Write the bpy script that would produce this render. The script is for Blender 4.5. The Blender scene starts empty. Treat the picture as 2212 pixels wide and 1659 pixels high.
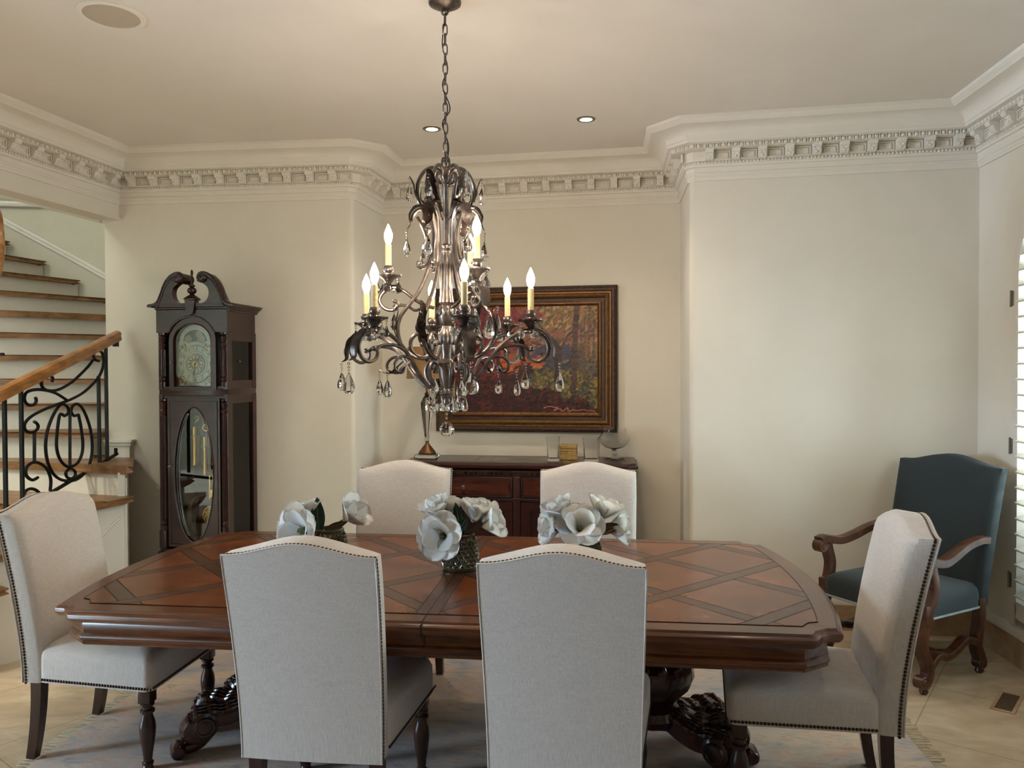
import bpy, bmesh, math, random
from mathutils import Vector, Matrix, noise
from math import sin, cos, pi, radians, atan2, sqrt
random.seed(7)
SC = bpy.context.scene
COL = SC.collection
V = Vector
# ------------------------------------------------------------------ camera
FPX, CX, CY = 1661.0, 1106.0, 829.5
CAMP = V((0, 0, 1.6))
CAMR = Matrix.Rotation(pi/2 - math.atan(29.5/1661), 3, 'X') @ Matrix.Rotation(-.0035, 3, 'Z')
cd = bpy.data.cameras.new('camera'); cam = bpy.data.objects.new('camera', cd); COL.objects.link(cam)
cd.sensor_fit = 'HORIZONTAL'; cd.sensor_width = 36.0; cd.lens = FPX/2212*36; cd.clip_start = .05; cd.clip_end = 200
cam.matrix_world = Matrix.Translation(CAMP) @ CAMR.to_4x4()
SC.camera = cam
def ray(x, y): return CAMR @ V(((x-CX)/FPX, -(y-CY)/FPX, -1))
def PY(x, y, Y):
    d = ray(x, y); return CAMP + d*(Y/d.y)
def Pz(x, y, z):
    d = ray(x, y); return CAMP + d*((z-1.6)/d.z)
# ------------------------------------------------------------------ materials
def lin(c):
    return tuple((v/255/12.92 if v/255 <= .04045 else ((v/255+.055)/1.055)**2.4) for v in c) + (1,)
class NT:
    def __init__(s, name):
        m = bpy.data.materials.new(name); m.use_nodes = True
        s.m = m; s.t = m.node_tree; s.n = s.t.nodes; s.l = s.t.links
        s.b = s.n['Principled BSDF']; s.out = s.n['Material Output']
    def node(s, typ, **kw):
        nd = s.n.new(typ)
        for k, v in kw.items():
            if k in nd.inputs.keys():
                if isinstance(v, bpy.types.NodeSocket): s.l.new(v, nd.inputs[k])
                else: nd.inputs[k].default_value = v
            else: setattr(nd, k, v)
        return nd
    def link(s, a, b): s.l.new(a, b)
    def coord(s, kind='Object', scale=(1, 1, 1), rot=(0, 0, 0), loc=(0, 0, 0)):
        tc = s.n.new('ShaderNodeTexCoord'); mp = s.n.new('ShaderNodeMapping')
        s.l.new(tc.outputs[kind], mp.inputs[0])
        mp.inputs['Scale'].default_value = scale; mp.inputs['Rotation'].default_value = rot; mp.inputs['Location'].default_value = loc
        return mp.outputs[0]
    def noise(s, vec, scale=5, detail=4, rough=.55, dist=0):
        nd = s.node('ShaderNodeTexNoise', Scale=scale, Detail=detail, Roughness=rough, Distortion=dist)
        s.l.new(vec, nd.inputs['Vector']); return nd.outputs['Fac']
    def ramp(s, fac, stops, interp='LINEAR'):
        r = s.n.new('ShaderNodeValToRGB'); r.color_ramp.interpolation = interp
        e = r.color_ramp.elements
        while len(e) < len(stops): e.new(.5)
        for i, (p, c) in enumerate(stops): e[i].position = p; e[i].color = c if len(c) == 4 else lin(c)
        s.l.new(fac, r.inputs[0]); return r.outputs[0]
    def mix(s, fac, a, b, blend='MIX'):
        nd = s.n.new('ShaderNodeMix'); nd.data_type = 'RGBA'; nd.blend_type = blend
        for sock, val in ((nd.inputs[0], fac), (nd.inputs[6], a), (nd.inputs[7], b)):
            if isinstance(val, bpy.types.NodeSocket): s.l.new(val, sock)
            else: sock.default_value = val
        return nd.outputs[2]
    def math(s, op, a, b=0.0, c=0.0):
        nd = s.n.new('ShaderNodeMath'); nd.operation = op
        for i, val in enumerate((a, b, c)):
            if isinstance(val, bpy.types.NodeSocket): s.l.new(val, nd.inputs[i])
            else: nd.inputs[i].default_value = val
        return nd.outputs[0]
    def bump(s, h, strength=.2, dist=.01):
        nd = s.node('ShaderNodeBump', Strength=strength, Distance=dist); s.l.new(h, nd.inputs['Height'])
        s.l.new(nd.outputs[0], s.b.inputs['Normal'])
    def set(s, **kw):
        for k, v in kw.items():
            k = k.replace('_', ' ')
            if isinstance(v, bpy.types.NodeSocket): s.l.new(v, s.b.inputs[k])
            else: s.b.inputs[k].default_value = v
        return s
def plain(name, rgb, rough=.5, metal=0, var=.12, scale=30, spec=.5, coat=0):
    t = NT(name); c = lin(rgb)
    f = t.noise(t.coord(), scale, 3)
    lo = tuple(x*(1-var) for x in c[:3])+(1,); hi = tuple(min(1, x*(1+var)) for x in c[:3])+(1,)
    t.set(Base_Color=t.ramp(f, [(.3, lo), (.7, hi)]), Roughness=rough, Metallic=metal, Specular_IOR_Level=spec, Coat_Weight=coat)
    return t.m
def wood(name, dark, light, rough=.3, scale=(2, 22, 22), ns=2.0, coat=.2, bump=.05, blotch=.5, lo=.3, hi=.7, det=6):
    t = NT(name)
    g = t.noise(t.coord('Object', scale), ns, det, .6, .6 if det > 3 else .2)
    b = t.noise(t.coord('Object', (1.5, 2.5, 2.5)), 3, 3, .5)
    c1 = t.ramp(g, [(lo, dark), (hi, light)])
    c2 = t.ramp(b, [(.35, (120, 110, 105)), (.65, (255, 255, 255))])
    t.set(Base_Color=t.mix(blotch, c1, c2, 'MULTIPLY'), Roughness=rough, Coat_Weight=coat, Coat_Roughness=.12)
    t.bump(g, bump, .004)
    return t.m
def plaster(name, rgb, rgb2, scale=2.2, bump=.03):
    t = NT(name)
    f = t.noise(t.coord('Object'), scale, 6, .62, .8)
    t.set(Base_Color=t.ramp(f, [(.32, rgb), (.68, rgb2)]), Roughness=.62, Specular_IOR_Level=.25)
    t.bump(t.noise(t.coord('Object'), 24, 5, .6), bump, .01)
    return t.m
M = {}
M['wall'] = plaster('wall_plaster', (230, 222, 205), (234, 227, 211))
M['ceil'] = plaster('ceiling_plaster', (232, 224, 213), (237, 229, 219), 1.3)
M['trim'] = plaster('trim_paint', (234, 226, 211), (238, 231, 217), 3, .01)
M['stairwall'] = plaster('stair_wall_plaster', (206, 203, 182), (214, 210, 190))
M['white'] = plaster('white_paint', (233, 229, 216), (238, 234, 222), 3, .01)
M['shutter'] = plaster('shutter_paint', (226, 219, 205), (231, 224, 211), 3, .005)
def fabric(name, a, b, vs=1.0):
    t = NT(name)
    w = t.noise(t.coord('Object', (420, 420, 26)), 1, 3, .6)
    h = t.noise(t.coord('Object', (26, 26, 420)), 1, 3, .6)
    s = t.math('ADD', t.math('MULTIPLY', w, .64), t.math('MULTIPLY', h, .36))
    t.set(Base_Color=t.ramp(s, [(.3, a), (.7, b)]), Roughness=.9, Specular_IOR_Level=.15, Sheen_Weight=.15)
    t.bump(s, .25*vs, .002)
    return t.m
M['linen'] = fabric('oatmeal_linen', (196, 187, 176), (228, 220, 210))
M['blue'] = fabric('slate_velvet', (46, 54, 56), (58, 66, 68), .3)
M['mahog'] = wood('mahogany', (38, 13, 10), (66, 25, 19), .28)
M['legwood'] = wood('dark_leg_wood', (40, 22, 15), (74, 42, 28), .3, (22, 22, 2))
M['walnut'] = wood('walnut', (52, 28, 15), (104, 60, 34), .34, (14, 14, 5))
M['tabwood'] = wood('table_wood', (76, 36, 14), (124, 68, 30), .27)
M['tabpanel'] = wood('table_burl', (86, 38, 13), (150, 82, 36), .26, (3, 6, 6), 1.8, .1, .01, .4, .22, .8, 3)
M['tabband'] = wood('table_band', (74, 42, 26), (98, 60, 40), .3, (8, 8, 8), 2.5, .1, .02, .25)
M['groove'] = plain('groove_dark', (24, 10, 6), .5)
M['carved'] = wood('carved_mahogany', (40, 15, 9), (76, 30, 17), .24, (8, 8, 8), 2.5, .4)
M['oak'] = wood('stair_oak', (128, 90, 54), (174, 130, 84), .42, (3, 12, 30), 1.5, .1)
M['railwood'] = wood('handrail_oak', (166, 106, 54), (212, 152, 88), .28, (20, 3, 20), 1.5, .4)
M['iron'] = plain('wrought_iron', (26, 27, 30), .45, .6)
M['bronze'] = plain('chandelier_bronze', (112, 102, 95), .32, .85, .45, 26)
M['candle'] = plain('candle_sleeve', (222, 196, 140), .5)
M['gold'] = plain('aged_gold', (104, 72, 40), .38, .7, .35, 60)
M['framedark'] = plain('frame_dark', (58, 38, 24), .4, .35, .4, 50)
M['brass'] = plain('brass', (196, 164, 92), .22, 1, .1)
M['silver'] = plain('dial_silver', (130, 129, 118), .38, .7, .1)
M['black'] = plain('black_paint', (16, 16, 20), .4)
M['nail'] = plain('nailhead', (72, 58, 48), .32, .9, .3, 200)
M['bulb'] = None
def emis(name, rgb, strength):
    t = NT(name); t.set(Base_Color=lin(rgb), Emission_Color=lin(rgb), Emission_Strength=strength); return t.m
M['bulb'] = emis('bulb_glow', (255, 233, 208), 225)
M['downlight'] = emis('downlight_lens', (255, 226, 190), 30)
def glass(name, tint=(255, 255, 255), rough=0.0, ior=1.5):
    t = NT(name); t.set(Base_Color=lin(tint), Roughness=rough, Transmission_Weight=1.0, IOR=ior); return t.m
M['crystal'] = glass('crystal', (255, 255, 255), 0, 1.55)
M['glass'] = glass('clear_glass', (255, 255, 255), 0, 1.35)
def pane(name, refl=.12):
    t = NT(name)
    tr = t.node('ShaderNodeBsdfTransparent'); gl = t.node('ShaderNodeBsdfGlossy', Roughness=.02)
    fr = t.node('ShaderNodeFresnel', IOR=1.5); mx = t.node('ShaderNodeMixShader')
    t.link(fr.outputs[0], mx.inputs[0]); t.link(tr.outputs[0], mx.inputs[1]); t.link(gl.outputs[0], mx.inputs[2])
    t.link(mx.outputs[0], t.out.inputs[0]); return t.m
M['pane'] = pane('window_glass')
M['petal'] = plain('petal_white', (252, 250, 244), .6, 0, .02, 20)
_m = M['petal'].node_tree; _b = _m.nodes['Principled BSDF']; _t = _m.nodes.new('ShaderNodeBsdfTranslucent'); _t.inputs[0].default_value = (.95, .94, .9, 1)
_x = _m.nodes.new('ShaderNodeMixShader'); _x.inputs[0].default_value = .38
_m.links.new(_b.outputs[0], _x.inputs[1]); _m.links.new(_t.outputs[0], _x.inputs[2]); _m.links.new(_x.outputs[0], _m.nodes['Material Output'].inputs[0])
M['stamen'] = plain('stamen', (96, 110, 60), .6, 0, .4, 200)
M['leaf'] = plain('leaf_green', (28, 62, 40), .32, 0, .3, 20)
M['leafbrown'] = plain('leaf_brown', (78, 54, 28), .45, 0, .3, 20)
M['vase'] = plain('glazed_bronze', (88, 80, 58), .2, .5, .25, 12, .6, .4)
M['lampshade'] = plain('lamp_shade_tan', (150, 112, 66), .8)
M['gilt'] = plain('gilt_edge', (216, 184, 120), .35, .6, .15)
M['burg'] = plain('burgundy_cover', (92, 24, 34), .5)
M['vent'] = plain('vent_bronze', (84, 72, 58), .5, .4)
M['hole'] = plain('dark_void', (12, 10, 9), .9)
M['speaker'] = plain('speaker_mesh', (192, 178, 158), .7, 0, .1, 300)
M['base'] = plaster('travertine_base', (170, 140, 108), (196, 168, 134), 6, .05)
# floor tiles laid on the diagonal
t = NT('travertine_floor')
v = t.coord('Object', (1, 1, 1), (0, 0, radians(45-8)))
br = t.node('ShaderNodeTexBrick', offset=0.0, Scale=1.0); t.link(v, br.inputs['Vector'])
br.inputs['Mortar Size'].default_value = .003; br.inputs['Brick Width'].default_value = .62; br.inputs['Row Height'].default_value = .62
br.inputs['Color1'].default_value = (1, 1, 1, 1); br.inputs['Color2'].default_value = (.9, .88, .86, 1); br.inputs['Mortar'].default_value = (.62, .56, .5, 1)
n1 = t.noise(t.coord('Object', (1, 2.2, 1), (0, 0, .5)), 3, 6, .6, 1.2)
c = t.ramp(n1, [(.3, (188, 168, 138)), (.5, (210, 190, 160)), (.7, (226, 212, 186))])
t.set(Base_Color=t.mix(1, c, br.outputs['Color'], 'MULTIPLY'), Roughness=.32)
t.bump(br.outputs['Fac'], -.3, .003)
M['floor'] = t.m
# faded oriental rug
t = NT('faded_rug')
a = t.noise(t.coord('Object', (1, 3, 1), (0, 0, .4)), 3.2, 8, .68, 2.2)
b = t.noise(t.coord('Object', (1, 1, 1)), 1.7, 4, .6, .8)
c1 = t.ramp(a, [(.28, (158, 144, 134)), (.42, (190, 172, 154)), (.52, (208, 188, 164)), (.6, (206, 156, 132)), (.72, (200, 182, 158))])
c2 = t.ramp(a, [(.3, (138, 144, 154)), (.5, (172, 166, 162)), (.7, (190, 162, 150))])
pile = t.noise(t.coord('Object', (1, 1, 1)), 240, 2)
cc = t.mix(t.ramp(b, [(.4, (0, 0, 0)), (.6, (255, 255, 255))]), c1, c2)
t.set(Base_Color=cc, Roughness=.95, Specular_IOR_Level=.1); t.bump(t.math('ADD', pile, t.math('MULTIPLY', a, 2)), .35, .004)
M['rug'] = t.m
M['fringe'] = plain('rug_fringe', (196, 178, 150), .9)
# ------------------------------------------------------------------ mesh helpers
def new(): return bmesh.new()
def tag(o, label=None, cat=None, group=None, kind=None):
    if label: o['label'] = label
    if cat: o['category'] = cat
    if group: o['group'] = group
    if kind: o['kind'] = kind
    return o
def link(name, me, parent=None):
    o = bpy.data.objects.new(name, me); COL.objects.link(o)
    if parent is not None: o.parent = parent
    return o
def mk(name, bm, mats, parent=None, angle=35, flat=False, recalc=True):
    if recalc: bmesh.ops.recalc_face_normals(bm, faces=bm.faces[:])
    me = bpy.data.meshes.new(name); bm.to_mesh(me); bm.free()
    for m in (mats if isinstance(mats, (list, tuple)) else [mats]): me.materials.append(m)
    if not flat:
        me.polygons.foreach_set('use_smooth', [True]*len(me.polygons))
        me.set_sharp_from_angle(angle=radians(angle))
    return link(name, me, parent)
def root(name, label, cat, loc=(0, 0, 0), rz=0, group=None):
    o = bpy.data.objects.new(name, None); COL.objects.link(o); o.empty_display_size = .1
    o.location = loc; o.rotation_euler = (0, 0, rz)
    return tag(o, label, cat, group)
def copy_tree(o, parent=None):
    c = o.copy(); COL.objects.link(c)
    if parent is not None: c.parent = parent
    for ch in o.children: copy_tree(ch, c)
    return c
_cache = {}
def stamp(bm, key, make, fn, mi):
    # copy a cached unit shape into bm through fn
    if key not in _cache:
        b = bmesh.new(); make(b); b.verts.index_update()
        _cache[key] = ([v.co.copy() for v in b.verts], [[v.index for v in f.verts] for f in b.faces]); b.free()
    vs, fs = _cache[key]
    nv = [bm.verts.new(fn(p)) for p in vs]
    for f in fs: bm.faces.new([nv[i] for i in f]).material_index = mi
def box(bm, c, s, mi=0, R=None, bev=0, seg=2):
    c = V(c)
    def make(b):
        r = bmesh.ops.create_cube(b, size=1.0)
        if bev:
            for v in b.verts: v.co = V((v.co.x*s[0], v.co.y*s[1], v.co.z*s[2]))
            bmesh.ops.bevel(b, geom=b.edges[:], offset=bev, segments=seg, profile=.5, affect='EDGES')
    k = V((1, 1, 1)) if bev else V(s)
    fn = (lambda p: R @ V((p.x*k[0], p.y*k[1], p.z*k[2]))+c) if R is not None else (lambda p: V((p.x*k[0], p.y*k[1], p.z*k[2]))+c)
    stamp(bm, ('box',) if not bev else ('box', tuple(round(q, 5) for q in s), bev, seg), make, fn, mi)
def loft(bm, loops, mi=0, closed=True, cap0=True, cap1=True, loopclose=False):
    L = [[bm.verts.new(p) for p in lp] for lp in loops]
    n = len(L[0]); m = len(L)
    for i in range(m if loopclose else m-1):
        A = L[i]; B = L[(i+1) % m]
        for j in range(n if closed else n-1):
            k = (j+1) % n
            f = bm.faces.new((A[j], A[k], B[k], B[j])); f.material_index = mi
    if closed and not loopclose:
        if cap0: bm.faces.new(L[0]).material_index = mi
        if cap1: bm.faces.new(list(reversed(L[-1]))).material_index = mi
    return L
def lathe(bm, prof, seg=20, mi=0, Mx=None, cap=True, c=(0, 0, 0)):
    loops = []
    for r, z in prof:
        lp = []
        for i in range(seg):
            a = 2*pi*i/seg
            p = V((max(r, 1e-4)*cos(a), max(r, 1e-4)*sin(a), z)) + V(c)
            lp.append(Mx @ p if Mx is not None else p)
        loops.append(lp)
    loft(bm, loops, mi, True, cap, cap)
def spline(pts, n=6):
    P = [V(p) for p in pts]; out = []
    for i in range(len(P)-1):
        p0 = P[max(i-1, 0)]; p1 = P[i]; p2 = P[i+1]; p3 = P[min(i+2, len(P)-1)]
        for k in range(n):
            u = k/n
            out.append(.5*((2*p1)+(p2-p0)*u+(2*p0-5*p1+4*p2-p3)*u*u+(3*p1-p0-3*p2+p3)*u*u*u))
    out.append(P[-1]); return out
def frames(pts, up=None):
    P = [V(p) for p in pts]; T = []
    for i in range(len(P)):
        d = P[min(i+1, len(P)-1)]-P[max(i-1, 0)]
        T.append(d.normalized() if d.length > 1e-9 else V((0, 0, 1)))
    res = []
    if up is not None:
        for t in T:
            a = V(up).cross(t)
            a = a.normalized() if a.length > 1e-6 else V((1, 0, 0))
            res.append((a, t.cross(a).normalized()))
        return P, res
    a = T[0].orthogonal().normalized()
    for i, t in enumerate(T):
        a = (a - t*a.dot(t)); a = a.normalized() if a.length > 1e-6 else t.orthogonal().normalized()
        res.append((a, t.cross(a)))
    return P, res
def tube(bm, pts, r=.01, seg=8, mi=0, closed=False, up=None, sec=None, cap=True):
    P, F = frames(pts, up)
    n = len(P); loops = []
    if closed:
        T = [(P[(i+1) % n]-P[i-1]).normalized() for i in range(n)]
    for i in range(n):
        a, b = F[i]; rr = r[i] if isinstance(r, (list, tuple)) else (r(i/(n-1)) if callable(r) else r)
        if sec: lp = [P[i]+a*(x*rr)+b*(y*rr) for x, y in sec]
        else: lp = [P[i]+a*(rr*cos(2*pi*k/seg))+b*(rr*sin(2*pi*k/seg)) for k in range(seg)]
        loops.append(lp)
    loft(bm, loops, mi, True, cap, cap, closed)
def ring(bm, c, R, r, axis='Z', seg=20, s2=6, mi=0, Mx=None, sy=1.0):
    pts = []
    for i in range(seg):
        a = 2*pi*i/seg; x, y = R*cos(a), R*sy*sin(a)
        p = {'Z': V((x, y, 0)), 'Y': V((x, 0, y)), 'X': V((0, x, y))}[axis]
        pts.append((Mx @ p if Mx is not None else p)+V(c))
    up = {'Z': (0, 0, 1), 'Y': (0, 1, 0), 'X': (1, 0, 0)}[axis]
    n = len(pts); loops = []
    upv = V(up) if Mx is None else (Mx.to_3x3() @ V(up))
    for i in range(n):
        t = (pts[(i+1) % n]-pts[i-1]).normalized(); a = upv.cross(t).normalized()
        loops.append([pts[i]+a*(r*cos(2*pi*k/s2))+upv*(r*sin(2*pi*k/s2)) for k in range(s2)])
    loft(bm, loops, mi, True, False, False, True)
def prism(bm, poly, z0, z1, mi=0, axes='xy'):
    def mp(p, z):
        return V((p[0], p[1], z)) if axes == 'xy' else (V((p[0], z, p[1])) if axes == 'xz' else V((z, p[0], p[1])))
    A = [bm.verts.new(mp(p, z0)) for p in poly]; B = [bm.verts.new(mp(p, z1)) for p in poly]
    n = len(poly)
    for i in range(n):
        bm.faces.new((A[i], A[(i+1) % n], B[(i+1) % n], B[i])).material_index = mi
    fa = bm.faces.new(A); fb = bm.faces.new(list(reversed(B))); fa.material_index = fb.material_index = mi
    fa.normal_update(); fb.normal_update()
    bmesh.ops.triangulate(bm, faces=[fa, fb])
def ringplate(bm, outer, inner, y0, y1, mi=0):
    """plate in xz with a hole; outer and inner have the same number of points"""
    def mp(p, y): return V((p[0], y, p[1]))
    L = [[bm.verts.new(mp(p, y)) for p in poly] for poly, y in ((outer, y0), (outer, y1), (inner, y1), (inner, y0))]
    n = len(outer)
    for i in range(4):
        A, B = L[i], L[(i+1) % 4]
        for j in range(n):
            bm.faces.new((A[j], A[(j+1) % n], B[(j+1) % n], B[j])).material_index = mi
def ball(bm, c, r, mi=0, sx=1, sy=1, sz=1, u=10, v=6, R=None):
    c = V(c); sc = V((sx*r, sy*r, sz*r))
    fn = (lambda p: R @ (p*sc)+c) if R is not None else (lambda p: p*sc+c)
    fn = (lambda p: R @ V((p.x*sc.x, p.y*sc.y, p.z*sc.z))+c) if R is not None else (lambda p: V((p.x*sc.x, p.y*sc.y, p.z*sc.z))+c)
    stamp(bm, ('ball', u, v), lambda b: bmesh.ops.create_uvsphere(b, u_segments=u, v_segments=v, radius=1), fn, mi)
def grid(bm, fn, nu, nv, mi=0):
    G = [[bm.verts.new(fn(i/nu, j/nv)) for j in range(nv+1)] for i in range(nu+1)]
    for i in range(nu):
        for j in range(nv):
            bm.faces.new((G[i][j], G[i+1][j], G[i+1][j+1], G[i][j+1])).material_index = mi
    return G
def offset_poly(poly, d):
    n = len(poly); out = []
    ar = sum(poly[i][0]*poly[(i+1) % n][1]-poly[(i+1) % n][0]*poly[i][1] for i in range(n))
    sg = 1 if ar > 0 else -1
    for i in range(n):
        p0 = V(poly[i-1][:2]); p = V(poly[i][:2]); p1 = V(poly[(i+1) % n][:2])
        a = (p-p0).normalized(); b = (p1-p).normalized()
        na = V((-a.y, a.x))*sg; nb = V((-b.y, b.x))*sg
        m = (na+nb); m = m/max(m.dot(na), .35) if m.length > 1e-6 else na
        out.append(tuple(p+m*d))
    return out
"""end of helpers"""
# ================================================================== THE ROOM
CEIL = 3.12
Acn, Bcn, Ccn, Dcn, Ecn, Fcn = (-2.794, 5.498), (-1.094, 5.331), (-.99, 5.875), (1.202, 5.487), (1.127, 4.876), (2.765, 4.561)
JAMB = (-2.905, 5.509)
def struct(name, bm, m, **k): return tag(mk(name, bm, m, **k), kind='structure')
def rounded(P, Q, R, d=.03, n=4):
    P, Q, R = V(P), V(Q), V(R); a = Q+(P-Q).normalized()*d; b = Q+(R-Q).normalized()*d
    return [tuple((a*(1-u)**2+Q*2*u*(1-u)+b*u*u)) for u in [i/n for i in range(n+1)]]
bm = new()
inner = [JAMB]+rounded(Acn, Bcn, Ccn)+[Ccn, Dcn]+rounded(Dcn, Ecn, Fcn)+[Fcn]
prism(bm, inner+[(2.98, 4.52), (2.98, 6.2), (-2.905, 6.2)], 0, 5.6)
struct('wall_back', bm, M['wall'])
# left wall: a deep header over the opening to the stair hall, solid wall further back
dl = V((-.2, -1))
bm = new()
hp = [V(Acn), V(Acn)+dl*7.2, V(Acn)+dl*7.2+V((-.13, .02)), V((-2.925, 5.51))]
prism(bm, [tuple(p) for p in hp], 2.676, 5.6)
hp = [V(Acn)+dl*4.4, V(Acn)+dl*7.2, V(Acn)+dl*7.2+V((-.13, .02)), V(Acn)+dl*4.4+V((-.13, .02))]
prism(bm, [tuple(p) for p in hp], 0, 2.68)
bmesh.ops.bevel(bm, geom=[e for e in bm.edges if all(abs(v.co.z-2.676) < 1e-4 for v in e.verts)], offset=.018, segments=3, affect='EDGES')
struct('wall_left', bm, M['wall'])
# right wall with an arched window
WX = lambda y: 2.309+.1*y
WY0, WY1, WZ0, WZS = 3.06, 4.18, .19, 2.09
WR = (WY1-WY0)/2; WC = (WY0+WY1)/2
arc = [(WC-WR*cos(pi*i/24), WZS+WR*sin(pi*i/24)) for i in range(25)]
bm = new()
def wbox(y0, y1, z0, z1): prism(bm, [(y0, z0), (y1, z0), (y1, z1), (y0, z1)], 0, .22, axes='yz')
wbox(WY1, 4.66, 0, 3.2); wbox(-1.7, WY0, 0, 3.2); wbox(WY0, WY1, 0, WZ0)
prism(bm, arc+[(WY1, 3.2), (WY0, 3.2)], 0, .22, axes='yz')
bmesh.ops.remove_doubles(bm, verts=bm.verts[:], dist=1e-5)
for v in bm.verts: v.co.x += WX(v.co.y)
struct('wall_right', bm, M['wall'])
# rear wall, behind the camera
bm = new()
RY = -1.75
box(bm, (-.95, RY-.1, 1.6), (7.1, .2, 3.2))
struct('wall_rear', bm, M['wall'])
# floor, ceiling and the stair hall round the corner
bm = new(); box(bm, (-2.8, 3.6, -.06), (11.6, 11.2, .12)); struct('floor', bm, M['floor'])
bm = new()
prism(bm, [(Acn[0]-.02, 6.2), tuple(V(Acn)+dl*7.3+V((-.02, 0))), (2.7, -1.9), (3.0, 6.2)], CEIL, CEIL+.2)
struct('ceiling', bm, M['ceil'])
bm = new()
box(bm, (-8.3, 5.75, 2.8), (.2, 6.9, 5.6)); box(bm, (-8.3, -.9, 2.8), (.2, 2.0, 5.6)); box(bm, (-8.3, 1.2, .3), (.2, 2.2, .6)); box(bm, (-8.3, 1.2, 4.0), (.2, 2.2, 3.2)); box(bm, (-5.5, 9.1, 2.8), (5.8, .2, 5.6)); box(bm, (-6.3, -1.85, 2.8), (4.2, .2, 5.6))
box(bm, (-6.9, 2.2, 1.55), (2.7, .14, 3.1))  # unseen partition, added to keep the hall daylight off the clock wall
struct('wall_hall_and_baffle', bm, M['stairwall'])
bm = new(); box(bm, (-5.5, 3.6, 5.66), (5.9, 11.2, .12)); struct('ceiling_hall', bm, M['ceil'])
# ---- curved stair wall
SCN = V((-4.98, 5.59))
def sp(r, a, z): return V((SCN.x+r*cos(radians(a)), SCN.y+r*sin(radians(a)), z))
bm = new()
WRD = lambda a: max(1.5, 2.15-.0095*max(0, a-46))
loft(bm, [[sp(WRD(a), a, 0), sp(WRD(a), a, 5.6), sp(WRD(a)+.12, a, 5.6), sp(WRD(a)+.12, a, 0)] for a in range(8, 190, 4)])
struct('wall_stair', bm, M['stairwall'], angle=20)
NOSE = lambda a: .99+.185*(a+15.6)/10
bm = new()
for dz, rr in ((.165, .016), (.2, .02)):
    tube(bm, [sp(WRD(a)-.01, a, NOSE(a)+dz) for a in range(10, 150, 4)], rr, 8)
struct('trim_2', bm, M['white'])
bm = new()
for dz, rr in ((3.2, .03), (3.28, .05)):
    tube(bm, [sp(WRD(a)-.03, a, dz) for a in range(60, 180, 4)], rr, 8)
struct('trim_5', bm, M['white'])
# ---- cornice
def off_path(P, d):
    out = []
    for i in range(len(P)):
        p = V(P[i])
        da = (p-V(P[i-1])).normalized() if i > 0 else None
        db = (V(P[i+1])-p).normalized() if i < len(P)-1 else None
        na = V((da.y, -da.x)) if da else None; nb = V((db.y, -db.x)) if db else None
        if na is None: m = nb
        elif nb is None: m = na
        else:
            m = na+nb; m = m/m.dot(na)
        out.append(p+m*d)
    return out
def cham(P, Q, R, d=.035):
    P, Q, R = V(P), V(Q), V(R)
    return [tuple(Q+(P-Q).normalized()*d), tuple(Q+(R-Q).normalized()*d)]
CP = [tuple(V(Acn)+dl*7.1), Acn]+cham(Acn, Bcn, Ccn)+[Ccn, Dcn]+cham(Dcn, Ecn, Fcn)+[Fcn, (2.309-.16, -1.6)]
ZB = 2.785
prof = [(0, 0), (.010, 0), (.012, .012), (.018, .02), (.018, .03), (.024, .036), (.024, .046), (.018, .05), (.02, .08), (.03, .083), (.034, .09),
        (.036, .096), (.036, .112), (.046, .114), (.046, .174), (.112, .176), (.112, .2), (.126, .203), (.14, .208), (.143, .222), (.148, .226)]
prof += [(.15+.085*(1-cos(pi/2*i/6)), .23+.062*sin(pi/2*i/6)) for i in range(1, 7)]
prof += [(.245, .294), (.25, .3), (.262, .306), (.268, .314), (.274, .318), (.274, .336), (0, .336)]
bm = new()
loops = [[V((q.x, q.y, ZB+z)) for q in off_path(CP, p)] for p, z in prof]
L = [[bm.verts.new(p) for p in lp] for lp in loops]
for i in range(len(L)-1):
    for j in range(len(CP)-1):
        bm.faces.new((L[i][j], L[i][j+1], L[i+1][j+1], L[i+1][j]))
def along(p, spacing, margin=0.0, ymin=2.6):
    O = off_path(CP, p)
    for i in range(len(O)-1):
        a, b = O[i], O[i+1]
        if i > 0: pass
        ln = (b-a).length-2*margin
        if ln < spacing*.5: continue
        n = max(1, round(ln/spacing)); d = (b-a).normalized()
        for k in range(n):
            q = a+d*(margin+ln*(k+.5)/n)
            if q.y > ymin: yield q, d, ln/n
modp = [(.0, .0), (.066, 0), (.066, -.012), (.058, -.022), (.046, -.024), (.04, -.034), (.036, -.05), (.024, -.06), (0, -.062)]
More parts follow.
